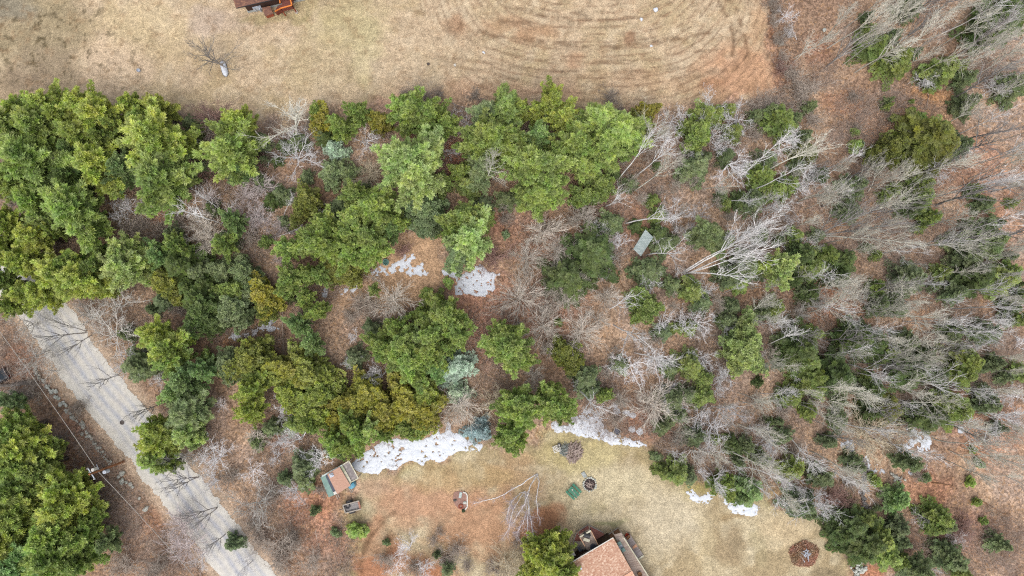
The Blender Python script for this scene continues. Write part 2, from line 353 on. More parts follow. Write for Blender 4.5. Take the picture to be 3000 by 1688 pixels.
# blobs of ground tone: x, y, rx, ry, (r,g,b), strength
BL = [(1910, 1480, 60, 40, (164, 150, 116), .6), (2010, 1550, 30, 20, (160, 150, 128), .5), (2230, 1600, 30, 60, (172, 160, 124), .5), (1640, 1420, 50, 40, (176, 158, 124), .5), (1560, 1450, 30, 60, (176, 146, 116), .5), (1740, 1480, 40, 30, (170, 160, 122), .5), (90, 90, 190, 170, (156, 142, 112), .8), (150, 210, 130, 80, (160, 143, 118), .8), (60, 250, 120, 60, (150, 132, 110), .7), (20, 20, 90, 60, (140, 134, 118), .7),
 (330, 190, 110, 100, (214, 190, 160), .8), (420, 60, 140, 80, (208, 188, 148), .6), (600, 60, 50, 50, (196, 178, 158), .6), (660, 60, 80, 40, (188, 168, 150), .5),
 (1010, 60, 140, 110, (188, 175, 132), .7), (950, 200, 160, 90, (190, 172, 136), .6), (1070, 160, 40, 130, (196, 184, 142), .6), (820, 55, 130, 14, (150, 140, 92), .5),
 (1330, 75, 40, 40, (176, 138, 106), .7), (1560, 100, 70, 40, (184, 144, 108), .7), (1840, 100, 30, 34, (150, 116, 90), .8), (1680, 180, 40, 30, (186, 148, 116), .7), (1480, 75, 80, 30, (190, 152, 116), .5),
 (2170, 220, 150, 100, (202, 154, 120), .75), (2220, 60, 30, 110, (196, 156, 118), .5), (1900, 240, 180, 40, (200, 166, 132), .5), (1450, 270, 300, 30, (196, 156, 126), .5), (2090, 230, 60, 20, (170, 124, 92), .5),
 (1180, 310, 130, 22, (190, 150, 128), .6), (2275, 60, 14, 80, (132, 92, 66), .8), (2300, 220, 30, 60, (140, 100, 76), .7), (2400, 150, 50, 60, (176, 118, 88), .3),
 (2690, 370, 120, 60, (214, 166, 122), .8), (2600, 400, 110, 60, (206, 156, 116), .7), (2740, 280, 60, 30, (206, 150, 92), .6), (2470, 290, 60, 50, (160, 112, 82), .6), (2850, 480, 140, 120, (190, 136, 104), .6), (2900, 640, 130, 80, (188, 136, 106), .5),
 (2400, 860, 100, 70, (184, 126, 92), .5), (2750, 800, 120, 60, (180, 126, 96), .5), (2480, 900, 60, 60, (188, 132, 96), .5),
 (1400, 900, 140, 110, (178, 122, 98), .6), (1420, 1020, 60, 70, (168, 116, 92), .6), (1550, 700, 120, 80, (174, 126, 100), .5), (1330, 460, 30, 80, (168, 100, 76), .6), (1620, 900, 120, 100, (180, 130, 106), .5), (1850, 650, 130, 90, (168, 120, 96), .4),
 (1100, 860, 80, 40, (184, 152, 118), .5), (1450, 640, 60, 40, (150, 104, 82), .6), (1430, 740, 50, 30, (134, 98, 74), .5),
 (1500, 1400, 100, 50, (184, 150, 112), .7), (1250, 1470, 170, 80, (190, 148, 118), .85), (1400, 1540, 180, 95, (184, 143, 111), .9), (1590, 1540, 70, 50, (180, 128, 94), .85), (1200, 1540, 60, 40, (204, 166, 132), .6), (1330, 1400, 200, 40, (180, 156, 112), .6), (1100, 1420, 60, 40, (188, 156, 130), .7), (1520, 1340, 60, 30, (176, 142, 106), .5),
 (1700, 1330, 140, 60, (188, 176, 124), .6), (1820, 1420, 160, 60, (206, 194, 160), .7), (1950, 1520, 120, 100, (210, 198, 170), .7), (1780, 1540, 50, 16, (146, 148, 104), .7), (2150, 1590, 44, 66, (158, 140, 110), .85), (2060, 1590, 40, 90, (206, 190, 152), .5), (2300, 1560, 80, 50, (206, 186, 150), .6), (2420, 1680, 60, 22, (140, 126, 100), .7), (2120, 1440, 90, 26, (150, 140, 76), .6), (2020, 1430, 50, 30, (160, 148, 84), .6), (1880, 1330, 60, 30, (160, 142, 96), .5), (2160, 1518, 50, 16, (150, 124, 84), .7),
 (1100, 1620, 60, 90, (170, 118, 86), .6), (1080, 1560, 50, 20, (200, 158, 126), .6), (1180, 1660, 160, 50, (168, 114, 84), .7), (1290, 1670, 60, 40, (176, 116, 84), .5),
 (1380, 1275, 30, 14, (176, 136, 66), .8), (700, 1010, 60, 26, (186, 126, 84), .7), (730, 985, 70, 26, (110, 92, 52), .7), (600, 760, 40, 24, (170, 110, 74), .6), (470, 660, 70, 40, (166, 100, 70), .5), (1260, 410, 60, 26, (170, 90, 54), .7),
 (250, 1380, 80, 50, (184, 126, 74), .5), (60, 1060, 70, 40, (160, 106, 76), .5), (830, 1270, 60, 60, (172, 112, 80), .5), (900, 1480, 120, 60, (176, 120, 88), .6), (960, 1580, 80, 70, (180, 120, 84), .5), (470, 1530, 60, 60, (174, 118, 80), .5), (240, 1250, 70, 50, (164, 108, 76), .5),
 (2700, 1430, 90, 60, (180, 120, 86), .5), (2900, 1260, 110, 120, (184, 126, 92), .5), (2800, 1560, 120, 80, (180, 130, 104), .5), (2560, 1668, 60, 30, (176, 112, 80), .8), (1900, 1240, 80, 50, (176, 116, 90), .5)]
# mowing arcs in the upper field, tyre ruts (polylines, width m, strength)
STR = [([(1400, 95), (1470, 108), (1560, 122), (1680, 136), (1800, 136), (1950, 120), (2090, 95)], .30, .34), ([(1420, 140), (1500, 160), (1600, 175), (1700, 182), (1850, 176), (2000, 158), (2100, 148)], .22, .26), ([(1540, 38), (1620, 52), (1700, 62), (1800, 58), (1950, 42)], .25, .3),
 ([(1430, 18), (1500, 24), (1560, 32)], .3, .3), ([(1460, 60), (1550, 70), (1570, 84)], .3, .3), ([(1280, 165), (1400, 182), (1560, 205), (1700, 222), (1850, 212), (2000, 200)], .25, .22), ([(1330, 195), (1450, 220), (1560, 240)], .25, .2),
 ([(2095, -20), (2120, 30), (2140, 70), (2150, 120), (2148, 160)], .35, .34), ([(2130, -20), (2165, 50), (2182, 110), (2188, 160), (2178, 195)], .35, .36), ([(2188, 165), (2150, 200), (2050, 222), (1950, 235)], .35, .2), ([(1680, 42), (1720, 52)], .3, .3),
 ([(1195, 1500), (1150, 1508), (1110, 1540), (1080, 1580), (1065, 1620), (1050, 1680)], .45, .28), ([(1130, 1510), (1095, 1545), (1070, 1600)], .4, .2), ([(1350, 75), (1320, 92)], .8, .3)]
def ground():
    def axis(a, b, s):
        c = np.arange(a, b+s/2, s); ext = np.cumsum(2.0**np.arange(1, 9)); ext = ext/ext[-1]*900
        return np.concatenate([a-ext[::-1], c, b+ext])
    xs = axis(-78, 82, .25); ys = axis(-46, 54, .25)
    X, Y = np.meshgrid(xs, ys); x = X.ravel(); y = Y.ravel()
    def C(c): return np.array(lin(*c)[:3])
    n1 = fbm(x*.12, y*.12, 3, 5); n2 = fbm(x*.5, y*.5, 9, 4); n3 = fbm(x*.25+40, y*.25, 21, 4)
    wx = x+(fbm(x*.3, y*.3, 31, 3)-.5)*5; wy = y+(fbm(x*.3+9, y*.3, 41, 3)-.5)*5
    leaf = C((158, 118, 98))[None]*(1-n1[:, None]*.0)
    k = sstep(.35, .65, n1)[:, None]; leaf = C((150, 121, 98))[None]*(1-k)+C((178, 149, 121))[None]*k
    k = sstep(.5, .7, n3)[:, None]*.6; leaf = leaf*(1-k)+C((168, 146, 130))[None]*k
    grass = C((200, 178, 147))[None]*np.ones((len(x), 1)); k = sstep(.35, .7, n3)[:, None]*.6; grass = grass*(1-k)+C((184, 164, 124))[None]*k
    k = sstep(.5, .75, n2)[:, None]*.5; grass = grass*(1-k)+C((214, 196, 166))[None]*k
    lawn = C((190, 175, 142))[None]*np.ones((len(x), 1)); k = sstep(.4, .6, n3)[:, None]; lawn = lawn*(1-k)+C((172, 154, 120))[None]*k
    k = sstep(.5, .75, n2)[:, None]*.5; lawn = lawn*(1-k)+C((206, 194, 164))[None]*k
    sf = poly_sd(wx, wy, FIELD); sy = poly_sd(wx*.5+x*.5, wy*.5+y*.5, YARD); scl = poly_sd(wx, wy, CLEAR)
    jit = (n2-.5)*2.2
    mf = sstep(-1.3, 1.3, sf+jit*1.7)[:, None]; my = sstep(-.7, .7, sy+jit)[:, None]; mc = sstep(-1.2, 1.2, scl+jit)[:, None]
    colr = leaf*(1-mf)+grass*mf; colr = colr*(1-my)+lawn*my; colr = colr*(1-mc)+C((190, 156, 122))[None]*mc
    litter = 1-np.maximum(np.maximum(mf, my), mc*.5)[:, 0]
    # mossy verge between leaves and lawn
    ve = (np.exp(-((sy+.6)/1.3)**2)*sstep(.4, .6, n2)*.4)[:, None]; colr = colr*(1-ve)+C((140, 136, 72))[None]*ve
    for bx, by, rx, ry, c, s in BL:
        p = at(bx, by); rx /= 20; ry /= 20
        d = np.sqrt(((wx*.6+x*.4-p[0])/rx)**2+((wy*.6+y*.4-p[1])/ry)**2)+(n2-.5)*.9
        a = (s*(1-sstep(.45, 1.25, d)))[:, None]; colr = colr*(1-a)+C(c)[None]*a
    # dark clumpy tussocks on the left moor part and sprinkled over the field
    tus = sstep(.60, .72, fbm(x*1.1, y*1.1, 77, 4, .6)); p = at(150, 140)
    lf = np.clip(1.3-np.hypot((x-p[0])/13, (y-p[1])/12), 0, 1); a = (tus*(.14+.75*lf)*mf[:, 0])[:, None]; colr = colr*(1-a)+C((104, 92, 68))[None]*a
    for pts, wd, s in STR:
        d = line_d(x+(n2-.5)*.7, y+(n3-.5)*1.0, pl(pts)); a = (min(1, s*2.1)*np.exp(-(d/wd)**2)*sstep(.30, .55, fbm(x*.9, y*.9, 55, 4)))[:, None]
        colr = colr*(1-a)+C((110, 84, 62))[None]*a
    # dark streaky thatch, follows the mowing direction
    th = sstep(.54, .74, fbm(x*.9, y*1.1, 91, 5, .65))*mf[:, 0]*.40; th = th[:, None]; colr = colr*(1-th)+C((150, 120, 88))[None]*th
    # concentric mowing rows of the right field: rounded U curves about the far side
    v_ = CM.T @ np.stack([x, y, -HC*np.ones_like(x)]); qx = 1500-v_[0]/v_[2]*FPX; qy = 844+v_[1]/v_[2]*FPX
    Lr = (np.abs((qx-1730)/470)**3.2+(np.maximum(qy+330, 0)/560)**3.2)**(1/3.2)+(n3-.5)*.018
    onf = mf[:, 0]*sstep(1150, 1420, qx+(n1-.5)*300)
    fr = np.abs((Lr/.0385+.5) % 1-.5); rw = np.exp(-(fr/.11)**2)*sstep(.34, .56, fbm(x*.45, y*.9, 57, 4, .6))*onf*.66
    colr = colr*(1-rw[:, None])+C((128, 100, 78))[None]*rw[:, None]
    th = sstep(.52, .74, fbm(Lr*60, np.arctan2(qx-1730, qy+330)*14, 93, 4, .65))*onf*.38; colr = colr*(1-th[:, None])+C((164, 132, 104))[None]*th[:, None]
    # sandy road verge
    d = line_d(x+(n2-.5)*1.3, y+(n3-.5)*1.0, ROADC); a = (1-sstep(3.5, 5.4, d))[:, None]*.9; colr = colr*(1-a)+C((190, 168, 144))[None]*a
    litter = litter*(1-a[:, 0]*.8)
    lum = colr.mean(1, keepdims=True); colr = lum+(colr-lum)*(.97-.09*litter[:, None]); colr = colr*np.array([[.96, .952, .955]])*(.96+.04*litter[:, None])
    nx, ny = len(xs), len(ys)
    z = (n2-.5)*.05*np.clip(1-0*x, 0, 1); z = np.where((np.abs(x) > 76) | (y > 52) | (y < -44), 0, z)-.03
    i = np.arange(nx-1)[None, :]; j = np.arange(ny-1)[:, None]; a = (j*nx+i).ravel()
    loops = np.stack([a, a+1, a+nx+1, a+nx], 1).ravel(); nf = len(a)
    rgba = np.concatenate([np.clip(colr, 0, 1), np.ones((len(x), 1))], 1)
    me = np_mesh('ground', np.stack([x, y, z], 1), loops, np.arange(nf)*4, np.full(nf, 4), M_ground, {'cover': rgba, 'litter': litter})
    o = link('ground', me); o['kind'] = 'structure'
ground()
def grid_sheet(name, x0, x1, y0, y1, s, fn, zf, mat, attr=None):
    """sheet of small cells kept where fn>0"""
    xs = np.arange(x0, x1, s); ys = np.arange(y0, y1, s); X, Y = np.meshgrid(xs, ys)
    F = fn(X, Y); nx = len(xs); ny = len(ys)
    cc = (F[:-1, :-1]+F[1:, :-1]+F[:-1, 1:]+F[1:, 1:])/4 > 0
    j, i = np.nonzero(cc); a = j*nx+i; q = np.stack([a, a+1, a+nx+1, a+nx], 1)
    used, inv = np.unique(q.ravel(), return_inverse=True)
    Z = zf(F); v = np.stack([X.ravel()[used], Y.ravel()[used], Z.ravel()[used]], 1)
    c = np.array([v[:, 0].mean(), v[:, 1].mean(), 0]); nf = len(q)
    at_ = {k: f(X, Y).ravel()[used] for k, f in (attr or {}).items()}
    me = np_mesh(name, v-c, inv.ravel(), np.arange(nf)*4, np.full(nf, 4), mat, at_)
    for p in me.polygons: p.use_smooth = True
    return link(name, me, None, c)
rc = ROADC
def road_fn(X, Y):
    d = line_d(X, Y, rc); return 3.15+(fbm(X*.7, Y*.7, 5, 4)-.5)*1.1-d
def road_track(X, Y):
    # signed offset from the centre line
    dm = np.full(X.shape, 1e9); sg = np.zeros(X.shape)
    for (x0, y0), (x1, y1) in zip(rc[:-1], rc[1:]):
        dx, dy = x1-x0, y1-y0; L = math.hypot(dx, dy); t = np.clip(((X-x0)*dx+(Y-y0)*dy)/L/L, 0, 1)
        d = np.hypot(X-x0-t*dx, Y-y0-t*dy); s = ((X-x0)*dy-(Y-y0)*dx)/L; m = d < dm; dm = np.where(m, d, dm); sg = np.where(m, s, sg)
    sg = sg+(fbm(X*.15, Y*.15, 61, 3)-.5)*.8
    t = sum(np.exp(-((sg-c)/w_)**2)*a for c, w_, a in ((-2.0, .28, .7), (-.75, .34, .9), (.7, .34, .9), (1.9, .3, .6)))
    return np.clip(t*(.5+.9*fbm(X*.5, Y*.5, 63, 4)), 0, 1)
rd = grid_sheet('road', -88, -20, -58, 14, .2, road_fn, lambda F: .008+np.clip(F, 0, .5)*.06, M_road, {'track': road_track}); rd['kind'] = 'structure'
# ---------------------------------------------------------------- snow
def snow(pts, label, rough=.5, holes=.0, seed=1, th=.10, nf=1.3):
    P = pl(pts); xs = [p[0] for p in P]; ys = [p[1] for p in P]
    def fn(X, Y):
        d = poly_sd(X, Y, P); n = fbm(X*nf, Y*nf, seed, 5, .62)-.5
        F = d+.20+n*rough*3.2
        h = fbm(X*1.9+5, Y*1.9, seed+50, 4, .6)
        if holes: F = np.minimum(F, (.70-holes*.75-h)*2.5)
        return F
    o = grid_sheet('snow_patch', min(xs)-1, max(xs)+1, min(ys)-1, max(ys)+1, .07, fn, lambda F: .012+th*(1-np.exp(-np.clip(F, 0, 9)*3)), M_oldsnow, {'depth': fn})
    tag(o, label, 'snow patch', 'melting snow patches'); return o
snow([(1038, 1360), (1062, 1330), (1100, 1312), (1118, 1296), (1165, 1290), (1240, 1290), (1270, 1276), (1284, 1250), (1288, 1276), (1304, 1272), (1314, 1242), (1318, 1272), (1345, 1278), (1368, 1294), (1370, 1318), (1340, 1322), (1312, 1334), (1300, 1350), (1280, 1348), (1262, 1340), (1248, 1346), (1240, 1362), (1222, 1354), (1210, 1346), (1185, 1348), (1160, 1372), (1144, 1376), (1120, 1370), (1100, 1386), (1066, 1384), (1040, 1368)], 'long white snow bank lying between the shed and the small blue spruce', .28, .02, 3)
snow([(1376, 1296), (1390, 1296), (1392, 1318), (1408, 1304), (1408, 1322), (1380, 1322)], 'little broken snow scraps just below the small blue spruce', .35, .2, 8, .05)
snow([(1616, 1244), (1630, 1238), (1642, 1252), (1665, 1248), (1672, 1226), (1700, 1216), (1730, 1204), (1752, 1222), (1762, 1252), (1790, 1272), (1830, 1286), (1864, 1292), (1890, 1304), (1874, 1306), (1830, 1300), (1790, 1298), (1760, 1284), (1730, 1276), (1690, 1272), (1668, 1262), (1636, 1266), (1620, 1256)], 'snow drift with a long tapering tail at the lawn edge above the brush pile', .32, .03, 12)
snow([(1088, 800), (1100, 790), (1114, 780), (1122, 792), (1140, 788), (1152, 774), (1176, 764), (1190, 752), (1204, 744), (1214, 756), (1200, 768), (1190, 784), (1172, 792), (1150, 796), (1132, 804), (1108, 804)], 'ragged snow strip beside the green tub in the clearing', .36, .13, 21, .07, 1.8)
snow([(1192, 800), (1200, 780), (1210, 788), (1226, 778), (1238, 772), (1236, 788), (1248, 802), (1230, 802), (1216, 794), (1204, 808)], 'thin lace of snow at the right end of the ragged clearing strip', .32, .12, 26, .05, 2.0)
snow([(1296, 794), (1316, 792), (1336, 800), (1346, 814), (1364, 806), (1384, 798), (1398, 786), (1408, 780), (1420, 796), (1440, 802), (1462, 804), (1446, 816), (1444, 832), (1448, 844), (1430, 858), (1420, 866), (1402, 868), (1384, 862), (1366, 858), (1340, 858), (1334, 842), (1342, 826), (1328, 808), (1304, 802)], 'large compact snow patch with holes in the middle leaf clearing', .28, .08, 33)
snow([(1028, 842), (1036, 830), (1044, 832), (1040, 848), (1030, 854)], 'small snow spot below the olive cedar left of the clearing', .3, .1, 38, .05)
snow([(944, 852), (954, 850), (954, 866), (944, 862)], 'smallest left snow spot in the gap between cedars', .3, .1, 39, .05)
snow([(1000, 852), (1016, 850), (1012, 858), (1002, 860)], 'flat snow sliver between the two small clearing snow spots', .3, .2, 40, .04)
snow([(674, 990), (684, 978), (704, 986), (700, 994)], 'left piece of the snow strip in shade under the cedars', .3, .04, 41, .05, 2)
snow([(716, 980), (730, 978), (748, 970), (754, 962), (744, 980), (728, 988)], 'middle piece of the snow strip in shade under the cedars', .3, .04, 42, .05, 2)
snow([(766, 966), (774, 950), (792, 940), (808, 936), (798, 948), (786, 960), (800, 958), (816, 964), (790, 966)], 'right piece of the snow strip beside the dead spruce', .3, .05, 43, .05, 2)
snow([(2015, 1444), (2026, 1438), (2038, 1452), (2050, 1462), (2070, 1446), (2092, 1450), (2080, 1462), (2066, 1476), (2044, 1470), (2024, 1462)], 'broken ring of snow on the mossy lawn edge, left of the rectangular patch', .3, .10, 51, .05, 1.8)
snow([(2122, 1466), (2138, 1462), (2134, 1472), (2126, 1476)], 'small snow piece touching the rectangular snow patch', .3, .1, 52, .06)
snow([(2140, 1474), (2170, 1470), (2206, 1476), (2224, 1488), (2216, 1504), (2190, 1510), (2148, 1502), (2138, 1486)], 'rectangular snow patch on the lower right lawn', .25, .08, 53)
snow([(2462, 1304), (2480, 1294), (2500, 1288), (2500, 1306), (2504, 1326), (2488, 1320), (2470, 1314)], 'snow patch in the woods left of the pale leaning crown', .35, .06, 54, .06, 1.6)
snow([(2652, 1304), (2674, 1286), (2690, 1270), (2710, 1264), (2726, 1284), (2720, 1310), (2700, 1316), (2684, 1308), (2656, 1312)], 'widest snow patch in the lower right woods', .45, .10, 55, .06, 1.6)
snow([(2656, 1258), (2680, 1252), (2682, 1274), (2668, 1278)], 'snow patch just above left of the widest woods patch', .3, .05, 56, .06, 1.6)
snow([(2806, 1252), (2820, 1252), (2818, 1268), (2808, 1266)], 'isolated snow patch on open leaves near the right edge', .2, .05, 57, .06)
snow([(2538, 1342), (2546, 1352), (2550, 1370), (2572, 1366), (2586, 1382), (2566, 1380), (2540, 1384), (2546, 1366)], 'bent snow sliver beside the right stone wall', .3, .15, 58, .05, 1.8)
snow([(2614, 1392), (2630, 1394), (2646, 1406), (2634, 1410), (2618, 1402)], 'lower snow scrap among leaves right of the stone wall', .3, .2, 59, .05)
snow([(2666, 1374), (2682, 1370), (2684, 1380), (2668, 1384)], 'upper right snow scrap above the bluish round evergreen', .3, .1, 60, .05)
for i, (x, y, r, lb) in enumerate([(1806, 1204, 7, 'larger round snow clod on leaves right of the snow drift'), (1836, 1210, 8, 'curled snow clod between the two round clods'), (1854, 1217, 5, 'small round snow clod right of the curled one'), (1802, 1188, 4, 'tiny top snow dot above the round clods'), (1852, 1258, 8, 'left snow fleck above the tail of the drift'), (1874, 1264, 7, 'right snow fleck above the tail of the drift'), (2536, 1400, 8, 'snow dot at the foot of the stone wall'), (2786, 1238, 5, 'snow dot right below the dark green grove'), (2120-2000+2000, 1400, 1, '')]):
    if r > 2: snow([(x-r, y), (x-r*.3, y-r*.8), (x+r*.8, y-r*.4), (x+r, y+r*.5), (x, y+r*.8)], lb, .12, 0, 70+i, .06)
# ================================================================ BUILDINGS AND THINGS
def shingle(name, c1, c2, c3, scale):
    m, t, b = nodes(name)
    tc = nn(t, 'ShaderNodeTexCoord'); mp = nn(t, 'ShaderNodeMapping'); mp.inputs['Scale'].default_value = scale
    t.links.new(tc.outputs['Object'], mp.inputs[0])
    vo = nn(t, 'ShaderNodeTexVoronoi'); vo.inputs['Scale'].default_value = 1; vo.inputs['Randomness'].default_value = .6; t.links.new(mp.outputs[0], vo.inputs['Vector'])
    sp = nn(t, 'ShaderNodeSeparateColor'); t.links.new(vo.outputs['Color'], sp.inputs[0])
    c = mixc(t, sp.outputs[0], c1, c2); c = mixc(t, maprange(t, sp.outputs[1], .7, .95, 0, .8), c, c3)
    n = noise(t, tc.outputs['Object'], .8, 4, .6); c = mixc(t, maprange(t, n.outputs[0], .35, .7, 0, .35), c, tuple(x*.7 for x in c1[:3])+(1,))
    t.links.new(c, b.inputs['Base Color']); b.inputs['Roughness'].default_value = .9; return m
def planks(name, c1, c2, width=.14, rz=0.0):
    m, t, b = nodes(name)
    tc = nn(t, 'ShaderNodeTexCoord'); mp = nn(t, 'ShaderNodeMapping'); mp.inputs['Rotation'].default_value = (0, 0, rz); t.links.new(tc.outputs['Object'], mp.inputs[0])
    sx = nn(t, 'ShaderNodeSeparateXYZ'); t.links.new(mp.outputs[0], sx.inputs[0])
    k = mathn(t, 'DIVIDE', sx.outputs[1], width); fr = mathn(t, 'FRACT', k); fl = mathn(t, 'FLOOR', k)
    wn = nn(t, 'ShaderNodeTexWhiteNoise'); wn.noise_dimensions = '1D'; t.links.new(fl, wn.inputs['W'])
    n = noise(t, mp.outputs[0], 3, 4, .7)
    c = mixc(t, mathn(t, 'MULTIPLY', wn.outputs[0], .8), c1, c2); c = mixc(t, maprange(t, n.outputs[0], .35, .7, 0, .6), c, c2)
    gap = mathn(t, 'LESS_THAN', fr, .10); c = mixc(t, gap, c, tuple(x*.25 for x in c2[:3])+(1,))
    t.links.new(c, b.inputs['Base Color']); b.inputs['Roughness'].default_value = .85; return m
M_roof1 = shingle('tan_shingles', lin(214, 174, 148), lin(180, 132, 108), lin(240, 212, 188), (4.5, 7, 7))
M_roof2 = shingle('brown_shingles', lin(128, 92, 78), lin(98, 68, 60), lin(158, 116, 88), (4, 7, 7))
M_wall2 = planks('dark_brown_siding', lin(66, 42, 34), lin(54, 34, 30), .15)
M_deckb = planks('red_brown_boards', lin(140, 84, 72), lin(112, 66, 58), .14, R(-8))
M_orange = gmat('orange_stained_wood', lin(232, 140, 60), lin(206, 112, 48), 4, .7, .1)
M_rust = gmat('red_stained_wood', lin(160, 82, 54), lin(130, 62, 44), 4, .8, .1)
M_conc = gmat('concrete', lin(178, 182, 180), lin(140, 146, 144), 3, .9, .2)
M_mulch = gmat('red_bark_mulch', lin(196, 134, 120), lin(150, 98, 88), 7, .95, .6)
M_mud = gmat('brown_soil', lin(160, 118, 84), lin(112, 82, 60), 5, .95, .5)
M_ply = gmat('pink_brown_plywood', lin(196, 158, 138), lin(168, 128, 108), 2.2, .8, .15, (1, 6, 1))
M_gshin = shingle('grey_shingles', lin(146, 138, 136), lin(120, 112, 112), lin(170, 162, 158), (7, 7, 7))
M_tarp = gmat('faded_green_tarp', lin(128, 158, 148), lin(104, 136, 128), 2.5, .6, .3)
M_slate = gmat('slate_and_gap_shade', lin(74, 80, 96), lin(58, 62, 78), 3, .6, .2)
M_blue = gmat('blue_plastic', lin(88, 158, 182), lin(66, 130, 156), 4, .4, .1)
M_teal = gmat('teal_plastic', lin(110, 152, 144), lin(86, 124, 118), 4, .4, .1)
M_cream = gmat('cream_board', lin(218, 216, 196), lin(178, 172, 148), 2.5, .8, .2)
M_gmat = gmat('grey_mat', lin(120, 124, 132), lin(96, 100, 110), 6, .9, .2)
M_pole = gmat('pole_wood', lin(168, 112, 72), lin(126, 82, 54), 4, .9, .3, (6, 6, 1))
M_lgrey = gmat('light_grey_metal', lin(196, 202, 212), lin(156, 164, 178), 3, .45, .1)
M_red = gmat('red_plastic', lin(216, 72, 44), lin(190, 60, 40), 4, .4, .1)
M_ash = gmat('ash_and_char', lin(74, 62, 60), lin(40, 34, 36), 6, .95, .6)
M_wire = gmat('wire_grey', lin(178, 172, 164), lin(150, 146, 140), 3, .6, 0)
M_log = gmat('split_wood', lin(190, 174, 164), lin(112, 92, 86), 2.5, .9, .3)
M_leaf = gmat('rust_leaves', lin(158, 98, 70), lin(96, 56, 42), 5, .95, .6)
def px3(pts, z): return [V(x, y, z) for x, y in pts]
def lerp2(a, b, t): return a+(b-a)*t
# ---- tan roofed house, bottom
A = V(1797.5, 1577, 4.2); B0 = V(1660, 1658, 4.2); u = (B0-A).normalized(); vv = Vector((-u.y, u.x, 0))
if vv.dot(V(1848, 1663, 4.2)-A) < 0: vv = -vv
LEN, HALF, RISE, OV = 15.0, 4.7, 1.5, .35
hang = math.atan2(vv.y, vv.x)
base_c = A+u*LEN/2+vv*HALF; base_c.z = 0
house = empty('house', base_c, math.atan2(-u.y, -u.x), 'tan shingled house with decks around it, cut by the bottom edge', 'house')
def hb(a, b, z=0): p = A+u*a+vv*b; return Vector((p.x, p.y, z))
def prism(mb, a0, a1, b0, b1, z0, z1):
    return mb.slab([hb(a0, b0, z1), hb(a1, b0, z1), hb(a1, b1, z1), hb(a0, b1, z1)], z1-z0)
m = MB(); prism(m, OV, LEN-OV, OV, 2*HALF-OV, -.1, 4.1)
for a in (OV, LEN-OV): m.add([hb(a, OV, 4.1), hb(a, 2*HALF-OV, 4.1), hb(a, HALF, 4.1+RISE-.15)], [(0, 1, 2)])
M_siding = planks('brown_house_siding', lin(120, 84, 60), lin(92, 64, 46), .15)
m.build('wall', M_siding, house)
m = MB(); t_ = .14
for b0, b1 in ((0, HALF), (2*HALF, HALF)):
    p = [hb(0, b0, 4.2), hb(LEN, b0, 4.2), hb(LEN, b1, 4.2+RISE), hb(0, b1, 4.2+RISE)]; m.slab(p, t_)
roof = m.build('roof', M_roof1, house)
m = MB(); m.beam(hb(-.02, HALF, 4.24+RISE), hb(LEN, HALF, 4.24+RISE), .34, .10); m.build('ridge_cap', gmat('pale_ridge', lin(222, 176, 148), lin(200, 150, 124), 5), roof)
m = MB(); m.beam(hb(0, -.07, 4.14), hb(LEN, -.07, 4.14), .12, .12); m.build('gutter', M_white, roof)
m = MB(); c = V(1702, 1664, 5.0); m.cyl(c-Vector((0, 0, .6)), c+Vector((0, 0, .35)), .13, n=10); m.build('vent_pipe', M_lgrey, roof)
m = MB(); prism(m, 3.6, 5.2, .28, .36, 2.6, 3.9); w1 = m.build('window', M_white, house)
m = MB(); prism(m, 3.75, 5.05, .255, .279, 2.75, 3.75); m.build('pane', M_dark, w1)
M_deckg = planks('weathered_deck_boards', lin(206, 190, 176), lin(164, 142, 130), .15, R(20))
def rail(mb, a, b, z0, h=.95, n=4, w_=.11):
    a = Vector(a); b = Vector(b); a.z = b.z = z0
    mb.beam(a+Vector((0, 0, h)), b+Vector((0, 0, h)), w_, .06)
    for i in range(n+1): q = a.lerp(b, i/n); mb.beam(q, q+Vector((0, 0, h-.03)), .09, .09)
    k = int((b-a).length/.22)
    for i in range(1, k): q = a.lerp(b, i/k); mb.beam(q+Vector((0, 0, .1)), q+Vector((0, 0, h-.03)), .035, .035)
# side deck strip
z = 2.4; d = px3([(1798, 1566), (1820.5, 1561.5), (1826, 1569), (1898, 1684), (1960, 1782), (1915, 1795)], z)
dk = MB().slab(d, .18).build('deck', M_deckg, house)
m = MB()
for q in d[:5]:
    m.beam((q.x, q.y, 0), (q.x, q.y, z-.18), .14, .14)
m.build('post', M_wgrey, dk)
m = MB(); rail(m, V(1824, 1570, z), V(1896, 1683, z), z, n=6, w_=.15); rail(m, V(1896, 1683, z), V(1866, 1702, z), z, n=2); m.build('railing', M_cream, dk)
# low landing on the right with a planter board
z = .9; lp = px3([(1831, 1576), (1846, 1566), (1886, 1628), (1870, 1639)], z); ld = MB().slab(lp, .14).build('landing', planks('grey_landing_boards', lin(176, 170, 168), lin(128, 114, 110), .2), house)
m = MB(); m.slab(px3([(1853, 1602), (1863, 1594), (1868, 1602), (1854, 1609)], z+.03), .02); m.build('landing_mat', gmat('orange_mat', lin(206, 158, 124), lin(180, 140, 116), 5), ld)
m = MB(); m.slab(px3([(1869, 1637), (1885, 1626), (1887, 1630), (1871, 1641)], z+.12), .22); m.build('step_board', M_cream, ld)
m = MB()
for q in lp: m.beam((q.x, q.y, 0), (q.x, q.y, z-.14), .12, .12)
m.build('post', M_wgrey, ld)
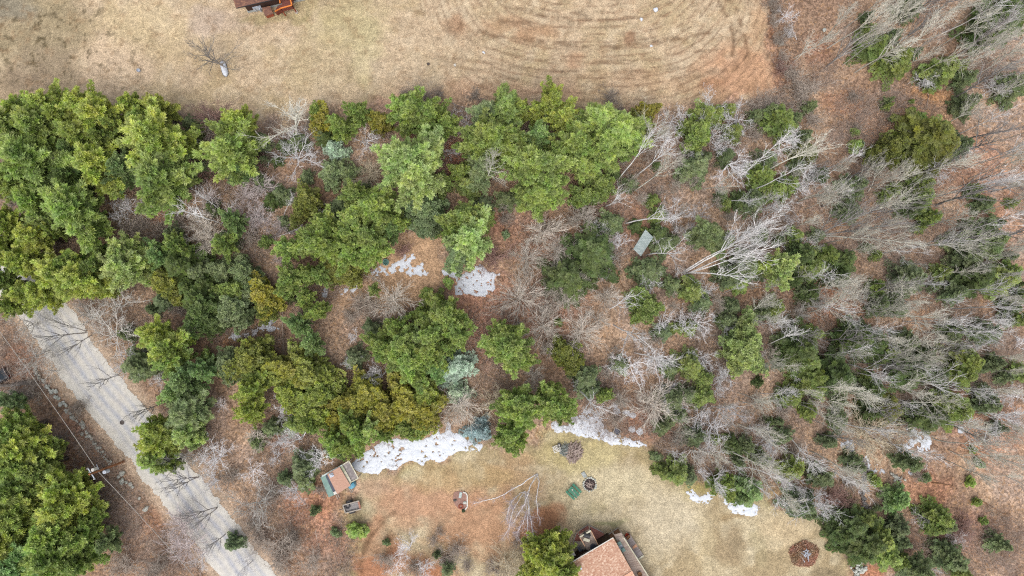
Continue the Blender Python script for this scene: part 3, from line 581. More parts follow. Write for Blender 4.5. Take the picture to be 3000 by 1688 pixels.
# grill deck upper left
z = 2.2; q1, q2, q3, q4 = px3([(1696, 1568), (1728.5, 1549), (1754, 1600), (1724, 1617)], z)
gd = MB().slab([q1, q2, q3, q4], .18).build('deck', M_deckg, house)
m = MB()
for q in (q1, q2, q3, q4): m.beam((q.x, q.y, 0), (q.x, q.y, z-.18), .14, .14)
m.build('post', M_wgrey, gd)
m = MB(); rail(m, q1, q2, z, n=2, w_=.2); m.build('railing', M_cream, gd)
m = MB(); rail(m, q2, q3, z, n=3); rail(m, q1, lerp2(q1, q4, .55), z, n=2); m.build('railing', gmat('tan_rail', lin(196, 158, 128), lin(160, 124, 98), 4), gd)
# stairs going down to the left of the deck
m = MB(); s0 = V(1719, 1600, 2.2); s1 = V(1686, 1596, .2); e = V(1724, 1612, 2.2)-V(1717, 1592, 2.2)
for i in range(8):
    c = s0.lerp(s1, (i+.5)/8); c.z = 2.0-.26*i; m.beam(c-e*.5, c+e*.5, .26, .05)
m.beam(s0-e*.5-Vector((0, 0, .3)), s1-e*.5, .06, .22); m.beam(s0+e*.5-Vector((0, 0, .3)), s1+e*.5, .06, .22)
m.build('stairs', M_wgrey, house)
z = 1.0; MB().slab(px3([(1692, 1605), (1712, 1598), (1724, 1612), (1700, 1624)], z), .95).build('landing', M_gmat, house)
m = MB(); prism(m, 5.8, 7.0, -.75, -.15, .9, 2.9); ac = m.build('heat_pump', M_white, house)
# mulch beds with timber edging
bp = [(1722.5, 1537), (1767, 1560), (1773, 1572), (1751, 1590), (1744, 1594), (1694, 1606), (1678, 1594), (1682, 1580), (1688, 1562), (1697, 1554)]
bed = MB().slab(px3(bp, .05), .1).build('flower_bed', M_mulch); tag(bed, 'red mulch bed with pale timber edging round the grill deck', 'flower bed')
m = MB(); e = px3(bp, .10)
for i in (0, 5, 6, 7, 8, 9): m.beam(e[i], e[(i+1) % 10], .15, .16)
m.build('edging', M_wgrey, bed)
bp2 = [(1752, 1588), (1811, 1546), (1822, 1560), (1797, 1577), (1756, 1601)]
bed = MB().slab(px3(bp2, .04), .1).build('flower_bed', M_mud); tag(bed, 'narrow brown soil bed along the tan house wall', 'flower bed')
m = MB(); e = px3(bp2, .09); m.beam(e[0], e[1], .12, .14); m.build('edging', M_wgrey, bed)
# things on the decks
def grill(p, rz):
    g = empty('gas_grill', p, rz, 'black covered gas grill on the corner deck', 'grill')
    c = Vector(p)
    MB().box(c+Vector((0, 0, .55)), (1.0, .7, .5), rz).build('body', M_black, g, .05)
    MB().cyl(c+Matrix.Rotation(rz, 3, 'Z') @ Vector((-.45, 0, .80)), c+Matrix.Rotation(rz, 3, 'Z') @ Vector((.45, 0, .80)), .33, n=12).build('lid', M_black, g)
    m = MB()
    for i in (-1, 1):
        for j in (-1, 1): q = c+Matrix.Rotation(rz, 3, 'Z') @ Vector((i*.42, j*.26, 0)); m.beam(q, q+Vector((0, 0, .35)), .06, .06)
    m.build('leg', M_black, g)
    q = c+Matrix.Rotation(rz, 3, 'Z') @ Vector((.2, -.62, .72)); MB().box(q, (.9, .4, .05), rz).build('side_shelf', M_cream, g)
grill(V(1717, 1564, 2.22), R(-20)+math.pi/2*0)
def chair(p, rz, lab, mat):
    c = Vector(p); g = empty('deck_chair', p, rz, lab, 'deck chair', 'chairs on the side deck'); Rm = Matrix.Rotation(rz, 3, 'Z')
    MB().box(c+Vector((0, 0, .42)), (.5, .5, .06), rz).build('seat', mat, g)
    MB().beam(c+Rm @ Vector((0, .25, .42)), c+Rm @ Vector((0, .45, .98)), .5, .05).build('backrest', mat, g)
    for i in (-1, 1):
        for j in (-1, 1): q = c+Rm @ Vector((i*.22, j*.2, 0)); MB().beam(q, q+Vector((0, 0, .40)), .05, .05).build('leg', mat, g)
a_ = math.atan2(vv.y, vv.x)
chair(V(1813.5, 1591, 2.42), a_+math.pi/2, 'grey green deck chair nearest the roof corner', M_teal); chair(V(1824.5, 1609, 2.42), a_+math.pi/2, 'grey green deck chair on the far side of the little pale table', M_teal)
c = V(1818, 1600, 2.42); g = empty('side_table', c, a_, 'small pale table between the two deck chairs', 'side table')
MB().box(c+Vector((0, 0, .45)), (.55, .55, .04), a_).build('table_top', M_lgrey, g); MB().cyl(c, c+Vector((0, 0, .43)), .05).build('leg', M_lgrey, g)
def tub(p, r, h, mat, name, lab, cat, inner=None):
    c = Vector(p); m = MB(); n = 16
    for a, b, ra, rb in ((0, h, r*.85, r), ): m.cyl(c, c+Vector((0, 0, h)), ra, rb, n, False)
    m.cyl(c+Vector((0, 0, h)), c+Vector((0, 0, h-.001)), r, r*.86, n, False); m.cyl(c+Vector((0, 0, h-.001)), c+Vector((0, 0, .05)), r*.86, r*.72, n, False)
    m.cyl(c+Vector((0, 0, .03)), c+Vector((0, 0, h*.55)), r*.80, r*.76, n); o = m.build(name, mat); tag(o, lab, cat)
    return o
tub(V(1873, 1680, 2.42), .32, .4, M_mud, 'planter', 'round brown planter pot at the lower end of the side deck', 'planter')
tub(V(1713, 1611, 1.02), .22, .35, M_white, 'bucket', 'white bucket on the grey landing below the grill deck', 'bucket')
tub(V(1737, 1601, 2.22), .45, .5, M_slate, 'storage_tub', 'dark slate tub by the house wall on the grill deck', 'tub')
tub(V(1837, 1568, 0), .34, .45, M_red, 'bucket', 'bright red bucket beside the top of the low landing', 'bucket')
tub(V(1842, 1571, .92), .2, .3, M_mud, 'flower_pot', 'upper of two brown pots on the grey landing', 'flower pot'); tub(V(1838, 1576, .92), .2, .3, M_mud, 'flower_pot', 'lower of two brown pots on the grey landing', 'flower pot')
# ---- brown house, top edge
C0 = V(729.5, 36, 0); D0 = V(887, 0, 0); u = (D0-C0).normalized(); vv = Vector((-u.y, u.x, 0))
house2 = empty('house', C0+u*9+vv*5, math.atan2(u.y, u.x), 'dark brown house with brown shingled roof cut by the top edge', 'house')
def hq(a, b, z): p = C0+u*a+vv*b; return Vector((p.x, p.y, z))
MB().slab([hq(0, 0, 2.9), hq(18, 0, 2.9), hq(18, 9, 2.9), hq(0, 9, 2.9)], 2.55).build('wall', M_wall2, house2)
MB().slab([hq(-.12, -.12, .35), hq(18.1, -.12, .35), hq(18.1, 9.1, .35), hq(-.12, 9.1, .35)], .45).build('foundation', M_conc, house2)
m = MB()
for b0, b1 in ((-.5, 4.5), (9.5, 4.5)): m.slab([hq(-1.0, b0, 2.95), hq(18.8, b0, 2.95), hq(18.8, b1, 4.9), hq(-1.0, b1, 4.9)], .12)
r2 = m.build('roof', M_roof2, house2)
m = MB(); m.beam(hq(-1.0, -.53, 2.88), hq(18.8, -.53, 2.88), .05, .18); m.build('fascia', M_dark, r2)
m = MB(); m.slab([hq(-.02, 4.5, 4.7), hq(-.02, 0, 2.9), hq(-.04, 0, 2.9)], .1)
for a, z0, z1 in ((8.3, 1.2, 2.3), (12.5, 1.2, 2.3)):
    w_ = MB().slab([hq(a, -.04, z1), hq(a+1.3, -.04, z1), hq(a+1.3, 0.0, z1), hq(a, 0.0, z1)], z1-z0).build('window', M_dark, house2)
m = MB(); m.slab([hq(.9, -.22, 1.2), hq(2.1, -.22, 1.2), hq(2.1, -.0, 1.2), hq(.9, -.0, 1.2)], .8); m.cyl(hq(1.2, -.3, .1), hq(1.2, -.3, 1.3), .05); m.cyl(hq(1.8, -.35, .1), hq(1.8, -.35, .9), .14); m.build('utility_boxes', M_lgrey, house2)
# porch
z = 1.5; pq = px3([(824, 0), (852, -6), (860.5, 24), (828, 33)], z); pr_ = MB().slab(pq, .16).build('porch', M_deckb, house2)
m = MB(); up = Vector((0, 0, .95))
for a, b in ((pq[0], pq[0].lerp(pq[3], .55)), (pq[1], pq[2]), (pq[2], pq[3])): m.beam(a+up, b+up, .17, .07)
sA = pq[3].copy(); sB = V(811, 42, .35); m.beam(sA+up, sB+up, .17, .07); m.build('handrail', M_orange, pr_)
m = MB()
for a, b, zz in ((pq[1], pq[2], z), (pq[2], pq[3], z)):
    k = max(2, int((b-a).length/.16))
    for i in range(k+1): q = a.lerp(b, i/k); m.beam(q-Vector((0, 0, .2)), q+Vector((0, 0, .9)), .09, .03)
for i in range(9): q = sA.lerp(sB, i/8); m.beam(q-Vector((0, 0, .3)), q+up*.95, .09, .03)
m.build('baluster', M_rust, pr_)
m = MB(); nrm = (pq[0]-pq[3]).normalized()*1.1
for i in range(5):
    q = pq[3].lerp(sB, (i+.5)/5); q.z = 1.28-.26*i; m.beam(q, q+nrm, .3, .06); m.beam(q-Vector((0, 0, .13)), q+nrm-Vector((0, 0, .13)), .04, .2)
m.build('steps', M_deckb, pr_)
m = MB()
for q in pq: m.beam((q.x, q.y, 0), (q.x, q.y, z-.16), .14, .14)
m.build('post', M_rust, pr_)
bq = px3([(767, 23), (791, 18), (798, 37), (775, 45)], 1.3); bq[2].z = bq[3].z = 1.0
bk = MB().slab(bq, .08).build('bulkhead', M_roof2, house2)
m = MB(); lo = [q.lerp((bq[0]+bq[2])/2, .1) for q in bq]
for q in lo: q.z -= .1
m.slab(lo, .85); m.build('bulkhead_wall', M_rust, bk)
tub(V(869.5, 38, 0), .22, .35, M_white, 'bucket', 'small white bucket at the porch corner of the brown house', 'bucket')
# ---- plank roofed shed
z = 2.7
sq = px3([(958.5, 1389.5), (994.5, 1368), (1027, 1423), (987.5, 1447.5)], z)
cen = sum(sq, Vector())/4; cen.z = 0
shed = empty('shed', cen, 0, 'shed with pinkish plywood roof and green tarp side by the road wood', 'shed')
su_ = (sq[1]-sq[0]).normalized(); sv_ = (sq[3]-sq[0]).normalized()
MB().slab([q.lerp((sq[0]+sq[2])/2, .05)-Vector((0, 0, .12)) for q in sq], 2.6).build('wall', M_wall2, shed)
MB().slab(sq, .1).build('roof', M_ply, shed)
q = px3([(1002, 1363), (1022.5, 1350), (1050, 1401), (1029, 1412.5)], 2.3); a2 = MB().slab(q, .08).build('lean_to_roof', M_gshin, shed)
m = MB(); up = Vector((0, 0, .04))
for i, j in ((0, 1), (1, 2), (2, 3)): m.beam(q[i]+up, q[j]+up, .12, .09)
m.build('trim', M_cream, a2)
m = MB()
for p in q: p2 = p.lerp((q[0]+q[2])/2, .08); m.beam((p2.x, p2.y, 0), (p2.x, p2.y, 2.2), .1, .1)
m.build('post', M_wgrey, a2)
q = px3([(994.5, 1368), (1003, 1362.5), (1012, 1379), (1006, 1385)], 2.46); MB().slab(q, .05).build('roof_panel', gmat('mossy_panel', lin(168, 172, 148), lin(134, 138, 112), 4), shed)
q = px3([(1006, 1385), (1012, 1379), (1030, 1411), (1026, 1422)], 2.43); MB().slab(q, .05).build('roof_panel', M_cream, shed)
q = px3([(938.5, 1398), (955, 1392), (980, 1450), (963, 1457.5)], 1.7); MB().slab(q, .06).build('tarp_roof', M_tarp, shed)
q = px3([(953, 1394), (961, 1391), (987, 1445), (979, 1450)], 1.86); MB().slab(q, .05).build('gap_shade_strip', M_slate, shed)  # dark strip standing in for the shade in the gap between tarp and roof
q = px3([(942, 1394), (1002, 1361.5), (1003, 1364), (944, 1398)], 2.5); MB().slab(q, .05).build('eave_strip', M_metal, shed)
m = MB(); c = V(971.5, 1392, 2.72); m.box(c+Vector((0, 0, .05)), (.55, .55, .1), .5); m.cyl(c, c+Vector((0, 0, .4)), .16, n=10); m.build('vent', M_lgrey, shed)
m = MB()
for x0, y0, x1, y1 in ((984, 1449, 990.5, 1463), (989, 1446, 994.5, 1458), (1021, 1430, 1031, 1443), (1027, 1426, 1034, 1440)): m.beam(V(x0, y0, 1.0), V(x1, y1, .05), .09, .09)
m.build('ramp', M_wgrey, shed)
m = MB(); c = V(982, 1444, 1.95); m.box(c, (.4, .4, .25), .4); m.build('lamp_box', M_white, shed)
m = MB(); c = V(1032, 1418, 0); m.cyl(c, c+Vector((0, 0, .9)), .62, .52, 14); m.cyl(c+Vector((0, 0, .9)), c+Vector((0, 0, 1.0)), .52, .2, 14)
tag(m.build('water_barrel', M_blue, None, .03), 'blue covered barrel against the shed corner', 'barrel')
# ---- trailer with tyre
q = px3([(1005.5, 1479), (1053, 1466), (1059, 1490), (1013.5, 1501.5)], .65); tc_ = sum(q, Vector())/4; tc_.z = 0
tr = empty('utility_trailer', tc_, 0, 'small open utility trailer with grey plank bed below the shed', 'trailer')
MB().slab(q, .08).build('bed', planks('grey_trailer_boards', lin(164, 160, 158), lin(110, 106, 106), .18, R(-13)), tr)
m = MB(); up = Vector((0, 0, .18))
for i, j in ((0, 1), (2, 3), (3, 0)): m.beam(q[i]+up, q[j]+up, .14, .36)
m.build('side_board', M_wgrey, tr)
m = MB(); a, b = q[1].lerp(q[0], .05), q[2].lerp(q[3], .05); m.beam(a+up*.8, b+up*.8, .22, .3); m.build('tailgate', gmat('bleached_red_board', lin(182, 134, 112), lin(148, 104, 86), 4), tr)
for a, b in ((q[0], q[1]), (q[3], q[2])):
    c = a.lerp(b, .40); n_ = (c-tc_); n_.z = 0; n_.normalize(); c = c+n_*.22; c.z = .36
    wh = MB(); ax = (b-a).normalized(); s_ = Vector((-ax.y, ax.x, 0)); wh.cyl(c-s_*.11, c+s_*.11, .34, n=18); w_ = wh.build('wheel', M_black, tr)
    MB().cyl(c-s_*.125, c+s_*.125, .15, n=12).build('rim', M_lgrey, w_)
    f = MB(); 
    for k in range(7):
        t0 = math.pi*k/6; f.beam(c+ax*.46*math.cos(t0)+Vector((0, 0, .44*math.sin(t0))), c+ax*.46*math.cos(t0+.5)+Vector((0, 0, .44*math.sin(t0+.5))), .26, .03)
    f.build('mudguard', M_black, tr)
m = MB(); a = (q[0]+q[3])/2; d = (a-tc_).normalized(); d.z = 0; m.beam(a-Vector((0, 0, .1)), a+d*.9-Vector((0, 0, .2)), .1, .08); m.build('tow_bar', M_black, tr)
m = MB(); c = V(1018, 1483.5, .78); m.torus(c, .30, .11); tag(m.build('tyre', M_black, None, smooth=True), 'loose black tyre lying in the utility trailer', 'tyre')
# ---- picnic table
def picnic(px, py, ang):
    c = V(px, py, 0); g = empty('picnic_table', c, ang, 'green picnic table beside the fire pit', 'picnic table'); Rm = Matrix.Rotation(ang, 3, 'Z')
    P = lambda x, y, z: c+Rm @ Vector((x, y, z))
    m = MB()
    for k in range(4): m.beam(P(-.85, -.30+.2*k, .74), P(.85, -.30+.2*k, .74), .17, .045)
    m.build('table_top', M_green, g)
    for s_ in (-1, 1):
        m = MB()
        for k in range(2): m.beam(P(-.85, s_*(.62+.16*k), .44), P(.85, s_*(.62+.16*k), .44), .14, .045)
        m.build('bench', M_green, g)
    for s_ in (-1, 1):
        m = MB(); m.beam(P(.6*s_, -.7, .02), P(.6*s_, -.2, .71), .08, .05); m.beam(P(.6*s_, .7, .02), P(.6*s_, .2, .71), .08, .05); m.beam(P(.6*s_, -.8, .40), P(.6*s_, .8, .40), .05, .08); m.build('leg', M_green, g)
    m = MB(); m.beam(P(-.5, .05, .79), P(.95, -.1, .79), .06, .04); tag(m.build('stick', M_log), 'pale stick lying on the green picnic table', 'stick')
    m = MB(); r_ = random.Random(3); m.stone(P(-.45, .12, .82), .12, r_); tag(m.build('stone', M_stone), 'pale stone sitting on the green picnic table', 'stone')
picnic(1679.5, 1439, R(-44))
# ---- fire pit
c = V(1727.8, 1419, 0); g = empty('fire_pit', c, 0, 'round fire pit ringed with pale stones on the lawn', 'fire pit'); r_ = random.Random(4)
for i in range(19):
    t = 2*math.pi*i/19+r_.uniform(-.06, .06); p = c+Vector((math.cos(t), math.sin(t), 0))*.95*r_.uniform(.95, 1.06)+Vector((0, 0, .08)); MB().stone(p, r_.uniform(.13, .19), r_).build('ring_stone', M_stone, g, smooth=True)
m = MB(); m.cyl(c, c+Vector((0, 0, .03)), .84, .80, 20); m.build('ash_bed', M_ash, g)
m = MB()
for i in range(16): t = r_.uniform(0, 3.14); o = Vector((r_.gauss(0, .22), r_.gauss(0, .22), .1)); d = Vector((math.cos(t), math.sin(t), r_.uniform(-.1, .2)))*r_.uniform(.2, .5); m.beam(c+o-d, c+o+d, .06, .05)
m.build('burnt_stick', M_log, g)
m = MB(); c = V(1711, 1391, .05); m.box(c, (.55, .85, .10), R(32)); tag(m.build('concrete_slab', M_conc, None, .02), 'rectangular grey slab just above the fire pit', 'slab')
# ---- brush and firewood pile
def pile(cx, cy, rx, ry, n, L, h, mat, name, lab, cat, seed, leafy=False):
    r_ = random.Random(seed); c = V(cx, cy, 0); m = MB()
    for i in range(n):
        a = r_.uniform(0, 6.28); q = math.sqrt(r_.random()); p = c+Vector((q*rx*math.cos(a), q*ry*math.sin(a), .05+h*(1-q*q)*r_.uniform(.6, 1))); t = r_.gauss(1.1, .6) if not leafy else r_.uniform(0, 3.14)
        d = Vector((math.cos(t), math.sin(t), r_.uniform(-.25, .25)))*r_.uniform(.35, 1)*L/2; w_ = r_.uniform(.03, .1)*(.6 if leafy else 1); m.beam(p-d, p+d, w_, w_)
    o = m.build(name, mat); tag(o, lab, cat); return o
pile(1681, 1324, 1.2, 1.5, 190, 1.2, .6, M_log, 'firewood_pile', 'heap of split firewood and sticks on the lawn', 'wood pile', 5)
pile(1655, 1317, .75, .95, 150, .9, .4, gmat('grey_twigs', lin(150, 156, 152), lin(100, 104, 100), 4), 'brush_pile', 'grey brush heap between the crate and the firewood', 'brush pile', 6, True)
m = MB(); c = V(1631, 1314, 0); Rm = Matrix.Rotation(R(18), 3, 'Z')
for i in range(5): m.beam(c+Rm @ Vector((-.5, -.44+.22*i, .28)), c+Rm @ Vector((.5, -.44+.22*i, .28)), .10, .04)
for i in range(3): m.beam(c+Rm @ Vector((-.5+.5*i, -.5, .2)), c+Rm @ Vector((-.5+.5*i, .5, .2)), .1, .1)
m.beam(c+Rm @ Vector((-.5, .45, .35)), c+Rm @ Vector((.3, -.4, .4)), .1, .05); tag(m.build('wooden_crate', M_white), 'broken white slatted crate left of the brush heap', 'crate')
tub(V(1638, 1303, 0), .3, .4, M_black, 'bucket', 'black bucket behind the broken white crate', 'bucket')
# ---- leaf heap with sticks
def leaf_heap():
    r = np.random.default_rng(8); n = 4200; c = at(2355, 1623); a = r.uniform(0, 6.283, n); q = np.sqrt(r.random(n)); lob = 1+.07*np.sin(2*a+1)+.05*np.sin(5*a)+r.normal(0, .05, n)
    P = np.stack([c[0]+q*1.9*lob*np.cos(a), c[1]+q*1.8*lob*np.sin(a), .03+.5*(1-q**2)*r.uniform(.5, 1, n)], 1)
    D = r.normal(0, 1, (n, 3)); D[:, 2] = abs(D[:, 2])*.6; D /= np.linalg.norm(D, axis=1, keepdims=True)
    v, tn = needles(P, D, np.full(n, .24), .07, r.uniform(.2, .8, n), 3, .4, r); k = len(v)//4
    o = link('leaf_heap', np_mesh('leaf_heap', v-c, np.arange(k*4), np.arange(k)*4, np.full(k, 4), M_fol, {'tone': tn}), None, c); q = lin(172, 140, 116); o.color = (q[0]*1.3, q[1]*1.3, q[2]*1.3, 1)
    tag(o, 'rusty leaf and brush heap on the lower right lawn', 'leaf heap'); o['kind'] = 'stuff'
LATE = [leaf_heap]
c = V(2360, 1628, .5); m = MB(); r_ = random.Random(9)
for i in range(16): t = r_.uniform(0, 3.14); o = Vector((r_.gauss(0, .3), r_.gauss(0, .5), r_.uniform(0, .2))); d = Vector((math.cos(t), math.sin(t), r_.uniform(-.1, .1)))*r_.uniform(.2, .6); m.beam(c+o-d, c+o+d, .07, .06)
tag(m.build('bleached_sticks', M_lgrey), 'bleached white sticks on top of the rusty leaf heap', 'sticks')
# ---- small garden bed with white edging arc
bp = [(1330, 1442), (1352, 1438), (1368, 1446), (1371, 1465), (1370, 1484), (1360, 1494), (1344, 1492), (1332, 1478), (1326, 1462)]
bed = MB().slab(px3(bp, .04), .08).build('flower_bed', gmat('purple_brown_mulch', lin(166, 130, 116), lin(128, 98, 88), 6, .95, .5)); tag(bed, 'small mulch bed with a white edging arc on the brown lawn', 'flower bed')
m = MB(); arc = [(1357, 1442), (1365, 1445), (1369, 1452), (1369, 1468), (1369, 1484), (1366, 1489), (1362, 1494)]
for a, b in zip(arc[:-1], arc[1:]): m.beam(V(*a, .10), V(*b, .10), .17, .16)
m.build('edging', M_white, bed)
m = MB(); c = V(1349, 1451, .08); m.box(c, (.4, .85, .08), R(-12)); tag(m.build('stepping_slab', M_metal, None, .02), 'pale slab lying in the small mulch bed', 'slab')
m = MB(); m.torus(V(1350, 1484, .1), .28, .09, 14, 6); tag(m.build('rusty_ring', M_rust, None), 'rusty ring half sunk in the small mulch bed', 'ring')
m = MB(); m.stone(V(1362, 1473, .1), .2, random.Random(2)); tag(m.build('stone', M_stone, None, smooth=True), 'pale round stone beside the white edging arc', 'stone')
m = MB(); m.stone(V(1358, 1497, .15), .26, random.Random(12), .8); tag(m.build('garden_shrub', gmat('dark_evergreen', (.05, .065, .02, 1), (.02, .03, .01, 1), 9)), 'tiny dark evergreen tuft at the lower end of the edging arc', 'shrub')
m = MB(); m.stone(V(1333, 1466, .1), .22, random.Random(22), .6); tag(m.build('stone', gmat('dark_stone', lin(96, 92, 88), lin(64, 62, 60), 5)), 'dark stone at the left side of the small mulch bed', 'stone')
# ---- metal roofed shelter in the wood
q = px3([(1890, 673), (1914, 695.5), (1877.5, 751), (1854.5, 730)], 2.6); g = empty('shelter', (sum(q, Vector())/4)*Vector((1, 1, 0)) if False else Vector(((q[0].x+q[2].x)/2, (q[0].y+q[2].y)/2, 0)), 0, 'open shelter with a ribbed grey metal roof in the wood', 'shelter')
q[0].z = q[3].z = 2.8; MB().slab(q, .06).build('roof', M_metal, g)
m = MB(); d = (q[3]-q[0])
for i in range(1, 15): a = q[0]+d*i/15; b = q[1]+(q[2]-q[1])*i/15; m.beam(a+Vector((0, 0, .02)), b+Vector((0, 0, .02)), .05, .05)
m.build('rib', M_metal, g)
for p in q: p2 = p.lerp((q[0]+q[2])/2, .1); MB().beam((p2.x, p2.y, 0), (p2.x, p2.y, 2.5), .12, .12).build('post', M_wgrey, g)
m = MB(); m.beam(V(1912, 700, 2.0), V(1918, 733, .05), .07, .07); m.build('prop', M_wgrey, g)
# ---- white covered boat under the lone tree
def boat():
    a = V(651, 178, 0); b = V(664, 226, 0); d = (b-a); L = d.length; d.normalize(); n_ = Vector((-d.y, d.x, 0)); m = MB(); S = 14; K = 9; vs = []
    for i in range(S+1):
        t = i/S; w_ = .42*(1-abs(2*t-1)**3.2)**.6+.015; hgt = .38*(1-abs(2*t-1)**4)**.5+.05
        for k in range(K): u_ = math.pi*k/(K-1); vs.append(a+d*L*t+n_*w_*math.cos(u_)*1.0+Vector((0, 0, .12+hgt*math.sin(u_))))
    fs = [(i*K+k, i*K+k+1, (i+1)*K+k+1, (i+1)*K+k) for i in range(S) for k in range(K-1)]; m.add(vs, fs); m.add([vs[0], vs[K-1], vs[S*K+K-1], vs[S*K]], [(0, 1, 2, 3)])
    g = m.build('upturned_boat', M_snow, None, smooth=True); tag(g, 'snow covered upturned small boat under the lone bare tree', 'boat')
    m = MB(); 
    for i in range(S):
        for s_ in (0, K-1): m.beam(vs[i*K+s_]+Vector((0, 0, .0)), vs[(i+1)*K+s_], .07, .06)
    m.build('gunwale', M_slate, g)
    for t in (.2, .8):
        c = a+d*L*t; m = MB(); m.beam(c-n_*.5+Vector((0, 0, .06)), c+n_*.5+Vector((0, 0, .06)), .09, .10); m.build('cradle', M_wgrey, g)
boat()
# ---- green tub and lid, blue thing, log frame
c = V(1131, 769, 0); g = empty('sandbox', c, R(30), 'teal plastic tub at the left end of the clearing', 'tub')
m = MB(); 
for i in range(8):
    t0, t1 = 2*math.pi*i/8, 2*math.pi*(i+1)/8; m.beam(c+Vector((.40*math.cos(t0), .44*math.sin(t0), .2)), c+Vector((.40*math.cos(t1), .44*math.sin(t1), .2)), .14, .28)
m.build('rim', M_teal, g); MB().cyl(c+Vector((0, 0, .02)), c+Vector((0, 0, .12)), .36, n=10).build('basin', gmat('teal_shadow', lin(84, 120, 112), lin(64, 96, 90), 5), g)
m = MB(); m.beam(V(1122, 752, .1), V(1127, 745, .5), .3, .05); tag(m.build('chair_frame', M_slate), 'dark folded frame above the teal tub', 'frame')
m = MB(); m.slab(px3([(1750, 808), (1763, 799), (1779, 801), (1777, 811), (1760, 813)], .35), .1); m.beam(V(1770, 800, .2), V(1776, 812, .6), .2, .1); tag(m.build('plastic_sled', M_blue), 'light blue plastic sled lying in the wood', 'sled')
q = px3([(1802, 1252), (1819, 1262), (1812, 1278), (1796, 1268)], .45); g = MB().slab(q, .05).build('cold_frame', M_slate); tag(g, 'dark glazed frame box near the tail of the snow drift', 'frame')
m = MB()
for i in range(4): m.beam(q[i]-Vector((0, 0, .1)), q[(i+1) % 4]-Vector((0, 0, .1)), .1, .4)
m.build('rim', M_wgrey, g)
for x, y, r, lab, mt in ((408, 208, .26, 'white pail on the upper left lawn', M_lgrey), (1333, 193, .2, 'small white pail on the field, nearer the tree row', M_white)):
    tub(V(x, y, 0), r, .35, mt, 'bucket', lab, 'bucket')
r_ = random.Random(31)
for x, y, r, lab in ((1921, 29, .48, 'largest white stone, topmost in the mown field'), (1879, 57, .34, 'round white stone just left below the largest field stone'), (1908, 135, .22, 'small white stone low in the right of the mown field'), (1417, 154, .2, 'slim white stone left in the mown field'), (2288, 125, .5, 'mossy grey boulder at the field edge of the wood'), (2415, 88, .32, 'dark grey stone among leaves near the field edge')):
    m = MB(); m.stone(V(x, y, .12), r, r_, .7); tag(m.build('boulder' if r > .45 else 'stone', M_snow if 'white' in lab else M_stone, None, smooth=True), lab, 'stone')
for x, y, r, lab in ((1255, 188, .22, 'dark round well cap left in the mown field'), (1290, 273, .24, 'dark round cap in the brush at the field foot'), (358, 1238, .34, 'dark manhole cover set in the gravel road')):
    c = V(x, y, .0); m = MB(); m.cyl(c+Vector((0, 0, -.05)), c+Vector((0, 0, .06 if 'road' in lab else .12)), r, r*.95, 16); m.torus(c+Vector((0, 0, .06)), r*.6, .02, 14, 6); tag(m.build('manhole_cover', gmat('iron', (.06, .045, .04, 1), (.10, .08, .07, 1), 5)), lab, 'manhole cover')
# ---- stone walls
def wall(pts, lab, wd, n, rr, seed, mat=M_stone, hh=.35):
    r_ = random.Random(seed); P = [V(*p) for p in pts]; L = [0]
    for a, b in zip(P[:-1], P[1:]): L.append(L[-1]+(b-a).length)
    m = MB()
    for i in range(n):
        s_ = (i+r_.random())/n*L[-1]; k = max(j for j in range(len(L)-1) if L[j] <= s_+1e-6); t = (s_-L[k])/(L[k+1]-L[k]); p = P[k].lerp(P[k+1], t)
        m.stone(p+Vector((r_.gauss(0, wd), r_.gauss(0, wd), r_.uniform(.05, hh))), r_.uniform(*rr), r_)
    tag(m.build('stone_wall', mat, None, smooth=True), lab, 'stone wall')
wall([(105, 1085), (144, 1137), (168, 1161), (206, 1212), (229, 1231), (250, 1262), (266, 1282)], 'tumbled mossy stone wall along the left of the road, upper stretch', .25, 60, (.13, .3), 41)
wall([(266, 1282), (280, 1297), (299, 1324), (312, 1340), (330, 1355)], 'thin row of mossy stones ending at the utility pole', .14, 20, (.13, .27), 42)
wall([(2531, 1345), (2534, 1400), (2528, 1440), (2530, 1480), (2540, 1500)], 'dark tumbled stone wall running down the right wood', .25, 80, (.14, .32), 43, gmat('dark_wall_stone', lin(150, 146, 142), lin(98, 96, 94), 5))
wall([(2514, 1642), (2510, 1700), (2506, 1760)], 'broad pale stone wall at the bottom edge beside the lawn', .42, 120, (.16, .34), 44, M_stone, .6)
wall([(2608, 1383), (2622, 1398), (2642, 1405)], 'short heap of pale stones in the lower right wood', .25, 18, (.12, .24), 45)
for i, (x, y, r, lab) in enumerate(((357, 1387, .45, 'longest mossy boulder below the utility pole'), (347, 1397, .26, 'small dark mossy stone left of the longest mossy boulder'), (357, 1411, .42, 'upright oval mossy boulder by the road bank'), (370, 1413, .26, 'first green stone right of the oval boulder'), (382, 1419, .3, 'flat green stone in the middle of the bank row'), (388, 1427, .26, 'lowest green stone of the bank row'), (408, 1460, .3, 'grey stone halfway down the bank'), (427, 1491, .45, 'dark grey boulder low on the bank by the road'))):
    m = MB(); m.stone(V(x, y, .12), r, random.Random(60+i), .6); tag(m.build('boulder', M_stone, None, smooth=True), lab, 'boulder')
